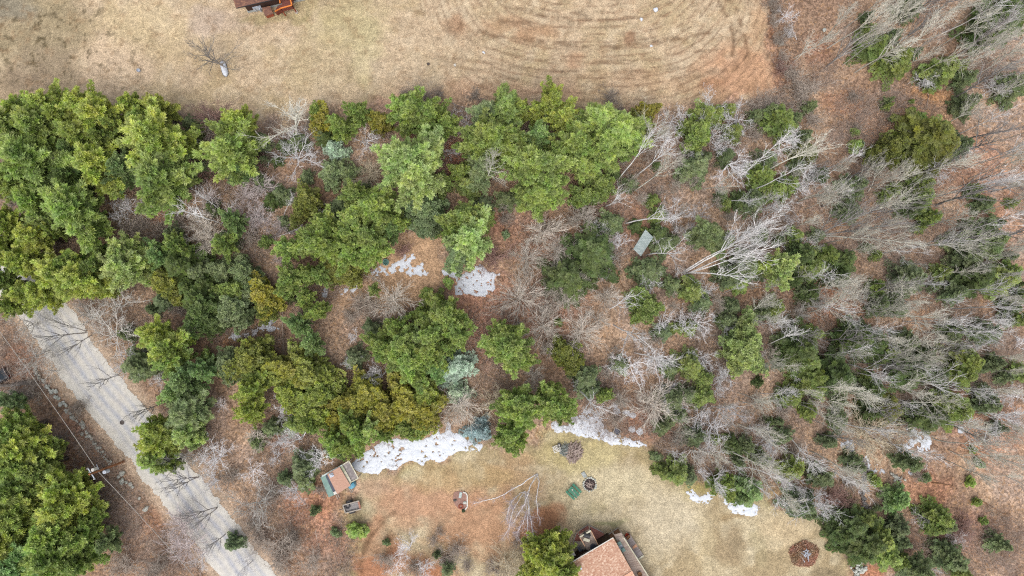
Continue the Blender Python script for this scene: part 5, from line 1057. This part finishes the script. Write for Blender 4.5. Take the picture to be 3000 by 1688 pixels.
def place(kind, loc, sx, sz, rz, colr, tcol, rng, tilt=None, z_label=None):
    pr = rng.choice(PR[kind])
    nm = dict(pine='pine_tree', open='pine_tree', hemlock='hemlock_tree', cedar='cedar_tree', spruce='spruce_tree', sapling='pine_sapling', tall='bare_tree', dark='bare_tree', gnarly='bare_tree', fan='bare_bush', birch='birch_tree', shrub='bare_shrub', snag='dead_spruce_tree', lone='bare_tree')[kind]
    root = bpy.data.objects.new(nm, None); col.objects.link(root); root.location = loc; root.empty_display_size = .3
    q = Quaternion((0, 0, 1), rz)
    if tilt is not None: q = Vector((0, 0, 1)).rotation_difference(tilt) @ q
    root.rotation_mode = 'QUATERNION'; root.rotation_quaternion = q; root.scale = (sx, sx, sz)
    t = bpy.data.objects.new('trunk', pr['trunk']); col.objects.link(t); t.parent = root; t.color = tcol
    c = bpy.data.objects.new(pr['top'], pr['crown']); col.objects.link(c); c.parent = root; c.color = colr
    return root
rng = random.Random(11)
for (ox, oy), txt in CONIF.items():
    for e in txt.split():
        a = e.split(','); x = ox+float(a[0])*Z; y = oy+float(a[1])*Z; r = float(a[2])*Z; k = a[3]
        kind = SPEC[k[0]]; rm = r/20.5
        h = dict(pine=2.3*rm+4.0, open=2.0*rm+4.5, hemlock=2.0*rm+2.2, cedar=1.7*rm+1.8, spruce=1.6*rm+1.4, sapling=1.7*rm+.6)[kind]
        if k == 'Pd': h -= 2
        fac = dict(pine=.60, open=.6, hemlock=.45, cedar=.5, spruce=.45, sapling=.45)[kind]
        p = at(x, y, h*fac); rm = r*(HC-h*fac)/FPX
        c = lin(*COLR[k[1]]); j = rng.uniform(.86, 1.14); kk = KCOL*j*dict(hemlock=.80, cedar=.86).get(kind, 1); c = (c[0]*kk*rng.uniform(.95, 1.05), c[1]*kk, c[2]*kk*rng.uniform(.92, 1.08), 1)
        s = rm/PR[kind][0]['R']*(1.18 if kind == 'hemlock' else 1.04 if kind in ('pine', 'open') else 1.0)
        root = place(kind, (p[0], p[1], 0), s, h/PR[kind][0]['H'], rng.uniform(0, 6.28), c, lin(96, 88, 80), rng)
        big = 'small ' if rm < 1.6 else ('large ' if rm > 3.2 else '')
        word = dict(pine='pine', open='open crowned pine', hemlock='hemlock', cedar='cedar', spruce='spruce', sapling='seedling pine')[kind]
        trees.append((root, word, big+CLAB[k[1]]+' '+word, x, y))
# smaller evergreens filling the floor of the wood
FILL = pl([(480, 480), (560, 360), (1100, 400), (1080, 620), (960, 720), (700, 850), (560, 700), (330, 660)]), pl([(1750, 380), (2250, 420), (2950, 520), (3000, 1150), (2650, 1240), (2050, 1380), (1900, 1180), (1980, 900), (1760, 600)])
for F_, nf_ in ((0, 26), (1, 100)):
    k = 0; tr_ = 0
    while k < nf_ and tr_ < 4000:
        tr_ += 1; x = rng.uniform(300, 3000); y = rng.uniform(350, 1400); p = at(x, y)
        if poly_sd(np.array([p[0]]), np.array([p[1]]), FILL[F_])[0] < 0: continue
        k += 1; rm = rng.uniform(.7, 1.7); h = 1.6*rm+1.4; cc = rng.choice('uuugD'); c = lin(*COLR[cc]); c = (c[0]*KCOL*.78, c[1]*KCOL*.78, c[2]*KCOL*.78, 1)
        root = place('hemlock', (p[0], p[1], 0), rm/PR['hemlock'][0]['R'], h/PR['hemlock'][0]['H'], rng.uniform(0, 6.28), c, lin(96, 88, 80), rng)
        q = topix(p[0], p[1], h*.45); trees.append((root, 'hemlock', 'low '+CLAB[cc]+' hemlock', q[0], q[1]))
# bare trees: crowns "x,y,r,K" and stems "x0,y0>x1,y1,K"
BARE = {
(0, 0): """1560,890,140,R 1600,990,120,G 2150,930,170,T 2230,1170,180,W 1550,1290,115,R 960,1140,90,R 1470,1380,80,G 1960,1400,110,P 2350,860,60,G 1300,880,80,G 840,860,55,G 1600,415,165,N 2330,930,80,G 1960,1230,70,R""",
(1000, 0): """180,1060,105,W 195,1320,105,V 1010,715,60,G 560,690,70,G 640,720,70,G 735,700,55,G 840,860,70,W 950,950,90,W 2040,730,80,G 2090,1350>2430,910,B 2230,1320>2560,1060,B 2210,1440>2574,1230,T 840,1130,65,W 2360,960,110,T 2500,900,100,W 1060,1430>1200,1190,T 2350,1130,90,G 2480,1050,100,W 1060,790,50,R 480,700,50,G 2110,830,60,G""",
(2000, 0): """715,60,60,G 700,150,55,G 730,300,60,G 770,420,60,G 800,520,60,G 850,560,70,G 690,-10,60,G 790,100,75,W 800,240,60,G 940,650,110,G 900,740,90,G 840,440>1150,210,T 830,470>1010,330,T 860,300>790,160,W 190,810,140,W 430,890,130,W 250,1010,100,W 300,1110,100,W 390,1230,170,W 780,1040,130,W 420,1340>820,1020,B 600,1300>1080,1060,T 1850,590,85,W 2400,640,105,W 2090,440>2500,250,T 1960,250>2520,20,B 2070,360>2574,170,T 2150,600>2574,390,T 1560,360>1900,90,D 1600,345>2000,20,D 1700,110,90,T 2060,1020>2480,830,B 1950,950>2300,760,T 1950,1260,120,W 2250,1330>2560,1290,B 2150,1100,90,W 1400,1440>1560,1180,T 1230,1400>1500,1200,T 1450,1430>1700,1210,T 1550,1440>1800,1230,T 900,1440>1080,1240,W 500,1440>980,1270,B 150,1430>420,1370,T 550,1000,80,G 680,760,90,G 1000,900,80,G 760,500,70,R 1300,720,60,G 1330,950,50,G 560,780,80,G 100,1150,80,W 20,870,80,W 1080,1430,100,T 2200,1400>2574,1330,T 1800,180>2300,-60,T 2300,330>2574,250,T 1250,350>1600,90,T 60,1330,110,G""",
(0, 563): """1030,180>900,50,W 970,210>840,110,W 1000,240,70,G 1670,240>1350,95,B 1665,250>1760,50,B 1670,150>1500,-10,B 1820,375>2020,90,B 1850,180,110,P 2130,200>2210,10,B 2150,210>2480,120,B 2030,350>2310,262,B 1480,230,110,F 1540,320,140,F 1330,200,75,G 960,300,110,G 1180,290,90,G 1990,210,110,P 2090,260,80,P 1900,330,100,G 2125,530,65,P 1612,745,62,S 1335,890,75,G 1430,1020,60,S 860,850,170,X 600,950,150,X 650,1050>300,900,D 650,1060>200,1100,D 690,1080>420,1230,D 830,1080,190,X 950,1300,140,W 150,1000,150,X 250,1200,150,X 350,1350,110,X 2137,1240>2141,700,Z 1200,1420,75,W 2290,1195,55,W 2290,920,70,G 1180,670,60,V 140,190,75,W 60,60,80,G 90,450,85,G 1070,230,80,G 1230,60,70,G 1580,40,90,P 1850,30,90,P 700,960>560,830,D 900,1380>640,1440,D 1100,100,70,W 2200,240,80,R 1440,1020,60,G""",
(1000, 563): """1540,290,140,F 1400,520,130,F 1650,450,120,F 1800,190,120,F 1350,800,150,F 1520,1010,140,F 1800,1080,160,F 1930,950,90,F 1750,720,110,F 1680,570,90,F 1700,830,120,F 2000,790,100,F 1600,760,90,F 1900,280,90,W 2100,390,95,W 2030,300,80,W 1890,450,75,W 2300,475>2574,400,B 2010,500,65,W 2140,235>2574,150,B 1990,110>2130,20,B 2360,590,60,W 2350,690,105,W 2020,880>2190,800,B 2050,1000>2300,1170,B 2450,1000,105,W 2250,1330,160,W 2420,1280,150,W 2060,1300,80,W 2480,230>2574,130,W 370,790,155,F 350,990,65,G 100,1090,60,W 80,1290,75,W 280,1390,120,W 1440,1390,90,F 1150,480,120,R 460,440,70,R 130,860,90,G 1560,880,80,F 1800,640,100,F 1240,200,70,G 2490,480>2570,640,B 2210,1210>2500,1290,B 200,850,90,G 1580,1200,80,F 60,940,60,G""",
(2000, 563): """0,605>700,150,B 15,600>790,155,B 10,610>640,230,B 20,615>800,400,B 20,620>660,360,B 10,620>230,750,B 40,610>560,590,B 700,80,100,W 1020,322>1500,60,D 1020,330>1800,220,D 1010,325>1180,140,D 1020,332>1900,330,T 1000,810,140,X 630,870>880,1060,B 1070,860>1370,1000,B 640,1150>900,1020,B 0,1000,120,W 130,990,110,W 200,1260,120,W 350,1390,120,W 1220,700,130,X 1380,790,140,X 2090,940>2500,960,B 1220,1290>1600,1380,B 1310,1360>1580,1430,B 1560,1290>1980,1360,B 1900,1130>2280,1170,B 1440,1090>1640,1190,B 1120,1215>1420,1190,B 1780,410>2200,270,D 1700,420>2300,330,T 450,950>690,700,T 310,70>560,50,B 860,370>1010,360,B 450,1020,90,W 900,900,80,G 230,800>40,700,W 2430,960,70,W 2500,1180>2574,1100,W 800,1290>870,1430,B 540,1340>600,1200,B 130,180,90,W 40,260,80,W 560,280,80,G 820,210,70,W""",
(0, 1126): """1230,140>960,265,D 1600,500>1520,640,W 1640,570,130,W 1590,760,120,W 1500,700>1230,790,D 1500,700>1200,720,D 1890,950,180,X 1640,930>1440,1110,D 1640,930>1330,990,D 1900,1080,80,G 1330,1100,130,P 1400,1240,120,P 1500,1310,90,W 1850,1390,110,W 2100,1290,140,G 2240,410,150,W 2360,600,140,W 1930,420,80,F 2100,200,85,W 2080,560,65,W 2110,110,70,W 1660,165,55,S 470,440>440,380,D 300,350,70,G 440,430,70,G 900,1380,110,G 1150,1420,110,G 1900,660,100,S 2200,800,110,W 1700,1130>1560,1260,D 30,80,100,X 200,60,100,G 1500,620>1580,460,B 1950,1200,90,G 1730,700,90,G 600,130>560,280,G 2050,830,90,G 2420,800,60,G 2200,1180,90,G 2350,1350,90,G 1400,560,100,X 1290,580,80,D 2100,450,70,W""",
(1000, 1126): """880,160,145,F 1140,150,125,V 1450,20,60,F 1780,30>1960,250,B 1770,20>1900,-60,B 1800,20,60,W 500,1250,105,W 620,1390,95,W 430,1340>390,1400,S 870,1270,85,G 1240,1370,130,V 690,1190,50,G 780,1340,70,G 2400,180,180,F 2540,420,85,G 2460,60,110,W 2080,270,60,G 1330,1200,50,G 330,1340,80,G 1150,1400,80,G 550,1400,80,G 950,1380,60,G 960,190>900,40,W 740,1120,40,G 2100,100,80,F""",
(2000, 1126): """230,330,160,W 130,240,100,W 400,290>800,480,T 700,440,130,W 440,230,95,W 290,30,80,W 1000,150,65,G 30,100,90,F 1110,260>1650,400,B 1440,380,190,V 1600,480,100,V 350,500>700,700,T 450,620>770,700,B 600,700>790,980,B 640,680>900,900,T 760,350>1000,640,B 1010,575>1300,750,B 880,810>1130,970,W 1030,880,100,W 1560,60>1780,200,B 1270,50>1510,140,B 2470,250,140,W 2550,80,100,W 2010,500>2300,620,T 2340,690>2576,740,T 1700,460>1980,600,B 340,570>460,665,B 100,520,120,X 1780,690,55,G 2140,1090,105,R 1700,1310>1950,1440,B 930,480>1000,700,B 1150,850,100,R 1250,900,90,R 600,330,90,G 780,200,80,G 560,130,70,G 250,560,90,T 870,520,90,G 2080,300,80,T 1820,1010>1780,990,S 2100,1190>2030,1110,S 1280,750,80,G 2420,560,80,T 1900,170,90,T 2300,420,60,G"""}
BS = dict(R='shrub', G='shrub', T='tall', D='dark', N='lone', W='gnarly', X='gnarly', P='fan', V='fan', F='fan', B='birch', S='gnarly', Z='snag')
BC = dict(R=(142, 116, 108), G=(150, 140, 130), T=(184, 181, 170), D=(138, 134, 132), N=(122, 116, 110), W=(194, 192, 193), X=(166, 162, 156), P=(168, 158, 156), V=(172, 162, 142), F=(174, 166, 156), B=(200, 198, 197), S=(204, 200, 200), Z=(128, 116, 106))
BLab = dict(R='reddish twiggy shrub', G='grey brown twiggy shrub', T='slender grey bare tree', D='dark bare tree', N='dark lone bare tree', W='whitish branching bare tree', X='grey spreading bare tree', P='pinkish tall bare bush', V='tan grey tall bare bush', F='feathery grey tall bush', B='white stemmed birch', S='small bleached dead tree', Z='grey dead spruce')
def put_bare(K, x, y, r=None, x1=None, y1=None, h=None):
    kind = BS[K]; pr = PR[kind][0]; c = lin(*BC[K]); j = rng.uniform(.8, 1.15)*KB; c = (c[0]*j, c[1]*j, c[2]*j, 1)
    rz = rng.uniform(0, 6.28)
    if x1 is not None:
        b = at(x, y); best = None
        for zt in np.arange(2.5, 17.5, .25):
            p = at(x1, y1, zt); d = math.hypot(p[0]-b[0], p[1]-b[1])
            if best is None or d+.12*zt < best[0]: best = (d+.12*zt, zt, p)
        tp = Vector(best[2])-Vector(b); L = tp.length; s = L/pr['H']; sx = max(s, .45)*rng.uniform(.8, 1.0)
        if kind in ('tall', 'dark', 'birch'): sx = (s*.5+.35)*rng.uniform(.85, 1.1)*(.72 if kind == 'dark' else 1)
        root = place(kind, (b[0], b[1], 0), sx, s, rz, c, c, rng, tp.normalized()); mx, my = (x+x1)/2, (y+y1)/2
    else:
        rm = r/21.0
        if K == 'N': h = 7.5
        hh = h or dict(shrub=1.3*rm+.8, tall=14, dark=8, gnarly=1.3*rm+2.6, fan=1.2*rm+2.0)[kind]
        if K == 'S': hh = 2.6
        f = .6; p = at(x, y, hh*f); s = rm/pr['R']*1.12
        root = place(kind, (p[0], p[1], 0), s, hh/pr['H'], rz, c, c, rng); mx, my = x, y
    if K == 'Z': root['_z'] = 1
    trees.append((root, kind, BLab[K], mx, my))
KB = 1.65
for (ox, oy), txt in BARE.items():
    for e in txt.split():
        if '>' in e:
            a, b = e.split('>'); a = [float(q) for q in a.split(',')]; b = b.split(',')
            put_bare(b[2], ox+a[0]*Z, oy+a[1]*Z, None, ox+float(b[0])*Z, oy+float(b[1])*Z)
        else:
            a = e.split(','); put_bare(a[3], ox+float(a[0])*Z, oy+float(a[1])*Z, float(a[2])*Z)
# the tall grey wood that fills the right side
WOOD = [(2330, -60), (2700, -60), (3100, -60), (3100, 1400), (2900, 1420), (2620, 1290), (2300, 1420), (1960, 1380), (1900, 1200), (2150, 1100), (2100, 800), (2060, 560), (2300, 480), (2560, 520), (2800, 470), (2780, 260), (2420, 200)]
WP = pl(WOOD); got = []; tries = 0
while len(got) < 225 and tries < 9000:
    tries += 1; x = rng.uniform(1880, 3080); y = rng.uniform(-50, 1440); p = at(x, y)
    if poly_sd(np.array([p[0]]), np.array([p[1]]), WP)[0] < 0: continue
    if x < 2300 and rng.random() < .35: continue
    if min([math.hypot(p[0]-a, p[1]-b) for a, b in got] or [9]) < 1.2: continue
    got.append((p[0], p[1]))
    h = rng.uniform(10.5, 17) if x > 2300 else rng.uniform(8, 13)
    q = topix(p[0], p[1], h*.7)
    if not (-60 < q[0] < 3060 and -60 < q[1] < 1750): continue
    K = rng.choice('TTTTTDDBB' if x > 2300 else 'TTTBW')
    kind = BS[K] if BS[K] != 'gnarly' else 'tall'; c = lin(*BC[K]); j = rng.uniform(.8, 1.15)*KB
    root = place(kind, (p[0], p[1], 0), h/PR[kind][0]['H']*rng.uniform(.6, .9), h/PR[kind][0]['H'], rng.uniform(0, 6.28), (c[0]*j, c[1]*j, c[2]*j, 1), (c[0]*j*.62, c[1]*j*.62, c[2]*j*.62, 1), rng, Vector((rng.gauss(0, .04), rng.gauss(0, .04), 1)).normalized())
    lb = BLab[K] if K not in 'WX' else BLab['T']
    if -20 < q[0] < 3020 and -20 < q[1] < 1710: trees.append((root, kind, lb, q[0], q[1]))
    else: trees.append((root, kind, lb, min(max(q[0], 0), 2999), min(max(q[1], 0), 1687)))
# more leafless bushes and slim birches, knitting the middle and right of the wood together
MIDP = pl([(1440, 560), (1560, 520), (1750, 360), (2200, 330), (2320, 520), (2250, 1250), (2050, 1330), (1900, 1150), (1600, 1150), (1480, 960), (1440, 800)])
for polyg, cnt, kinds, hh_ in ((MIDP, 62, 'FFXFW', (2.6, 4.6)), (WP, 60, 'BBB', (8, 14))):
    k = 0; tr_ = 0
    while k < cnt and tr_ < 6000:
        tr_ += 1; x = rng.uniform(1400, 3020); y = rng.uniform(-20, 1420); p = at(x, y)
        if poly_sd(np.array([p[0]]), np.array([p[1]]), polyg)[0] < .5: continue
        if math.hypot(x-1885, y-712) < 70 or math.hypot(x-1395, y-825) < 110: continue
        h = rng.uniform(*hh_); q = topix(p[0], p[1], h*.6)
        if not (0 < q[0] < 3000 and 0 < q[1] < 1688): continue
        k += 1; K = rng.choice(kinds); kind = BS[K]; c = lin(*(BC[K] if K != 'B' else (172, 170, 164))); j = rng.uniform(.75, 1.0)*KB; pr0 = PR[kind][0]
        sx = h/pr0['H']*(rng.uniform(.7, .95) if K != 'B' else rng.uniform(.45, .7)); c = (c[0]*j, c[1]*j, c[2]*j, 1)
        root = place(kind, (p[0], p[1], 0), sx, h/pr0['H'], rng.uniform(0, 6.28), c, c, rng, Vector((rng.gauss(0, .08), rng.gauss(0, .08), 1)).normalized())
        trees.append((root, kind, 'slim greyish birch' if K == 'B' else BLab[K], q[0], q[1]))
for f in LATE: f()
# ---------------------------------------------------------------- bent birches on the lawn, traced stem by stem (foot on the ground, arching over, tip hanging low)
def bent(lab, foot, stems, seed):
    f = V(*foot); g = empty('bent_birch_tree', f, 0, lab, 'birch tree'); rg = random.Random(seed)
    for st in stems:
        zt = st[0]; pts = [V(x, y, 0) for x, y in st[1]]; n = len(pts)
        pts = [V(x, y, zt*math.sin(min(1, i/(n-1)*1.25)*math.pi*.62)) for i, (x, y) in enumerate(st[1])]
        # subdivide
        fine = []
        for a, b in zip(pts[:-1], pts[1:]):
            for k in range(5): fine.append(a.lerp(b, k/5)+Vector((rg.gauss(0, .03), rg.gauss(0, .03), 0)))
        fine.append(pts[-1]); m_ = len(fine); r = [st[2]*(1-.85*i/(m_-1))+.012 for i in range(m_)]
        tm = tube_mesh('stem', [tuple(p-f) for p in fine[:-1]], [tuple(p-f) for p in fine[1:]], r[:-1], r[1:], M_birch, 7)
        s = link('stem', tm, g); s.color = (.84, .81, .80, 1)
        p0, p1, q0, q1 = [], [], [], []
        for i in range(int(m_*.35), m_):
            for k in range(st[3]):
                d = (fine[min(i+1, m_-1)]-fine[max(i-1, 0)]).normalized(); o = Vector((rg.gauss(0, .5), rg.gauss(0, .5), rg.gauss(-.1, .3))); v = (d+o).normalized()
                a = fine[i]-f; b = a+v*rg.uniform(.4, 1.1); p0.append(tuple(a)); p1.append(tuple(b)); q0.append(.018); q1.append(.010)
                for j in range(5):
                    c = a.lerp(b, rg.uniform(.3, 1)); e = c+(v+Vector((rg.gauss(0, .5), rg.gauss(0, .5), rg.gauss(0, .3)))).normalized()*rg.uniform(.2, .6); p0.append(tuple(c)); p1.append(tuple(e)); q0.append(.010); q1.append(.007)
        if p0:
            t = link('twigs', tube_mesh('twigs', p0, p1, q0, q1, M_bark, 3), s); t.color = (.62, .54, .56, 1)
bent('white birch clump at the top of the bent pair, three stems fanning down', (1573, 1388), [
    (3.0, [(1573, 1389), (1556, 1398), (1530, 1418), (1500, 1434), (1470, 1452), (1445, 1461), (1415, 1468), (1388, 1476)], .085, 1),
    (3.4, [(1574, 1390), (1564, 1406), (1552, 1428), (1545, 1450), (1537, 1476), (1526, 1494), (1512, 1516), (1502, 1536)], .08, 2),
    (3.0, [(1575, 1390), (1579, 1410), (1575, 1440), (1572, 1466), (1575, 1490), (1576, 1510), (1583, 1522)], .075, 1)], 1)
bent('white birch clump below it, drooping in many stems towards the pine', (1537, 1440), [
    (3.0, [(1537, 1440), (1525, 1444), (1515, 1454), (1502, 1468), (1492, 1484), (1489, 1502), (1486, 1520)], .06, 3),
    (3.2, [(1536, 1442), (1528, 1452), (1516, 1472), (1504, 1492), (1497, 1516), (1492, 1545), (1478, 1572)], .065, 3),
    (3.6, [(1538, 1444), (1545, 1462), (1548, 1490), (1545, 1520), (1545, 1555), (1547, 1584), (1548, 1606)], .07, 3),
    (3.6, [(1539, 1442), (1549, 1465), (1550, 1490), (1556, 1530), (1563, 1570), (1566, 1600), (1562, 1624)], .07, 3),
    (3.2, [(1538, 1446), (1541, 1470), (1543, 1500), (1533, 1530), (1522, 1548), (1516, 1566)], .05, 3)], 2)
# ================================================================ understory: low twiggy brush, nobody could count it
def brush():
    r = np.random.default_rng(5); n = 62000
    px = r.uniform(-20, 3020, n); py = r.uniform(180, 1708, n); x, y = at_many(px, py)
    f = poly_sd(x, y, FIELD); yd = poly_sd(x, y, YARD); c = poly_sd(x, y, CLEAR); d = line_d(x, y, ROADC)
    dens = fbm(x*.16, y*.16, 99, 4)
    keep = (f < -.5) & (yd < -.6) & (c < -1) & (d > 4.2) & (dens > .40+.25*r.random(n))
    x, y = x[keep], y[keep]; n = len(x); k = 5
    x = np.repeat(x, k)+r.normal(0, .18, n*k); y = np.repeat(y, k)+r.normal(0, .18, n*k)
    P0 = np.stack([x, y, np.full(n*k, -.03)], 1); u = r.normal(0, .55, (n*k, 3)); u[:, 2] = r.uniform(.35, 1.3, n*k)
    P1 = P0+u*r.uniform(.5, 1.0, n*k)[:, None]
    v = u+r.normal(0, .35, (n*k, 3)); P2 = P1+v*.5; P3 = P1+(u+r.normal(0, .5, (n*k, 3)))*.4
    me = tube_mesh('undergrowth', np.concatenate([P0, P1, P1]), np.concatenate([P1, P2, P3]), np.full(3*n*k, .011), np.full(3*n*k, .006), M_bark, 3)
    o = link('undergrowth', me); c = lin(166, 152, 142); o.color = (c[0]*1.4, c[1]*1.4, c[2]*1.4, 1); o['kind'] = 'stuff'; tag(o, 'low bare brush and seedlings covering the wood floor', 'undergrowth')
brush()
# ================================================================ labels: each tree is told by look, side and rank from a landmark
LM = [(1885, 712, 'the metal roof shelter'), (985, 1405, 'the plank roofed shed'), (1032, 1482, 'the utility trailer'), (1230, 1325, 'the long snow bank'), (1710, 1250, 'the long tailed snow drift'), (1395, 825, 'the compact clearing snow patch'),
 (1140, 790, 'the teal tub'), (1404, 1262, 'the lawn edge blue spruce'), (1727, 1419, 'the fire pit'), (2358, 1622, 'the rusty leaf heap'), (1860, 1610, 'the tan roofed house'), (790, 20, 'the brown roofed house'), (657, 200, 'the upturned white boat'),
 (340, 1370, 'the utility pole'), (2182, 1490, 'the rectangular snow patch'), (2690, 1295, 'the widest woods snow patch'), (740, 970, 'the shaded snow strip'), (2000, 800, 'the foot of the big leaning birches'), (2288, 125, 'the field edge boulder'),
 (2532, 1420, 'the right stone wall'), (2510, 1670, 'the pale bottom stone wall'), (1350, 1465, 'the white edging arc'), (1290, 273, 'the lower field cap'), (1768, 806, 'the light blue sled'), (15, 1090, 'the black car'), (1540, 1440, 'the drooping birches'),
 (3000, 0, "the photo's top right corner"), (3000, 844, "the photo's right edge middle"), (0, 1688, "the photo's bottom left corner"), (0, 844, "the photo's left edge middle"), (3000, 1688, "the photo's bottom right corner"),
 (0, 300, "the field edge's left end"), (2811, 1260, 'the isolated right snow patch'), (1030, 842, 'the olive cedar snow spot'), (2410, 1, 'the wooded top edge'), (2400, 700, 'the right wood middle')]
LM = LM[:-2]
def ordinal(n):
    w_ = ['', 'first', 'second', 'third', 'fourth', 'fifth', 'sixth', 'seventh', 'eighth', 'ninth', 'tenth', 'eleventh', 'twelfth', 'thirteenth', 'fourteenth', 'fifteenth', 'sixteenth', 'seventeenth', 'eighteenth', 'nineteenth', 'twentieth']
    return w_[n] if n < len(w_) else str(n)+'th'
def label_trees():
    B = {}
    for root, kind, look, x, y in trees:
        lx, ly, nm = min(LM, key=lambda l: (l[0]-x)**2+(l[1]-y)**2); dx, dy = x-lx, y-ly; a = math.degrees(math.atan2(-dy, dx)) % 360
        side = ['right of', 'above right of', 'above', 'above left of', 'left of', 'below left of', 'below', 'below right of'][int((a+22.5)//45) % 8]
        B.setdefault((look, side, nm), []).append((dx*dx+dy*dy, root))
    for (look, side, nm), L in B.items():
        L.sort(key=lambda q: q[0])
        for i, (d, o) in enumerate(L):
            look = look.replace('grey green', 'green') if len((look+' '+side+' '+nm).split()) > 13 else look
            o['label'] = f'{look} {side} {nm}' if len(L) == 1 else f'{look}, {"nearest" if i == 0 else ordinal(i+1)+" nearest"} {side} {nm}'
    cats = dict(pine_tree=('pine tree', 'pines of the wood'), hemlock_tree=('hemlock tree', 'hemlocks under the bare trees'), cedar_tree=('cedar tree', 'cedars of the wood'), spruce_tree=('spruce tree', 'pale spruces'), pine_sapling=('sapling', 'evergreen saplings'),
                bare_tree=('bare tree', 'leafless trees of the wood'), birch_tree=('birch tree', 'white birches of the wood'), bare_shrub=('shrub', 'leafless shrubs'), bare_bush=('bare bush', 'feathery leafless bushes'), dead_spruce_tree=('dead tree', None))
    for root, *_ in trees:
        c, g = cats[root.name.split('.')[0]]; root['category'] = c
        if g: root['group'] = g
label_trees()
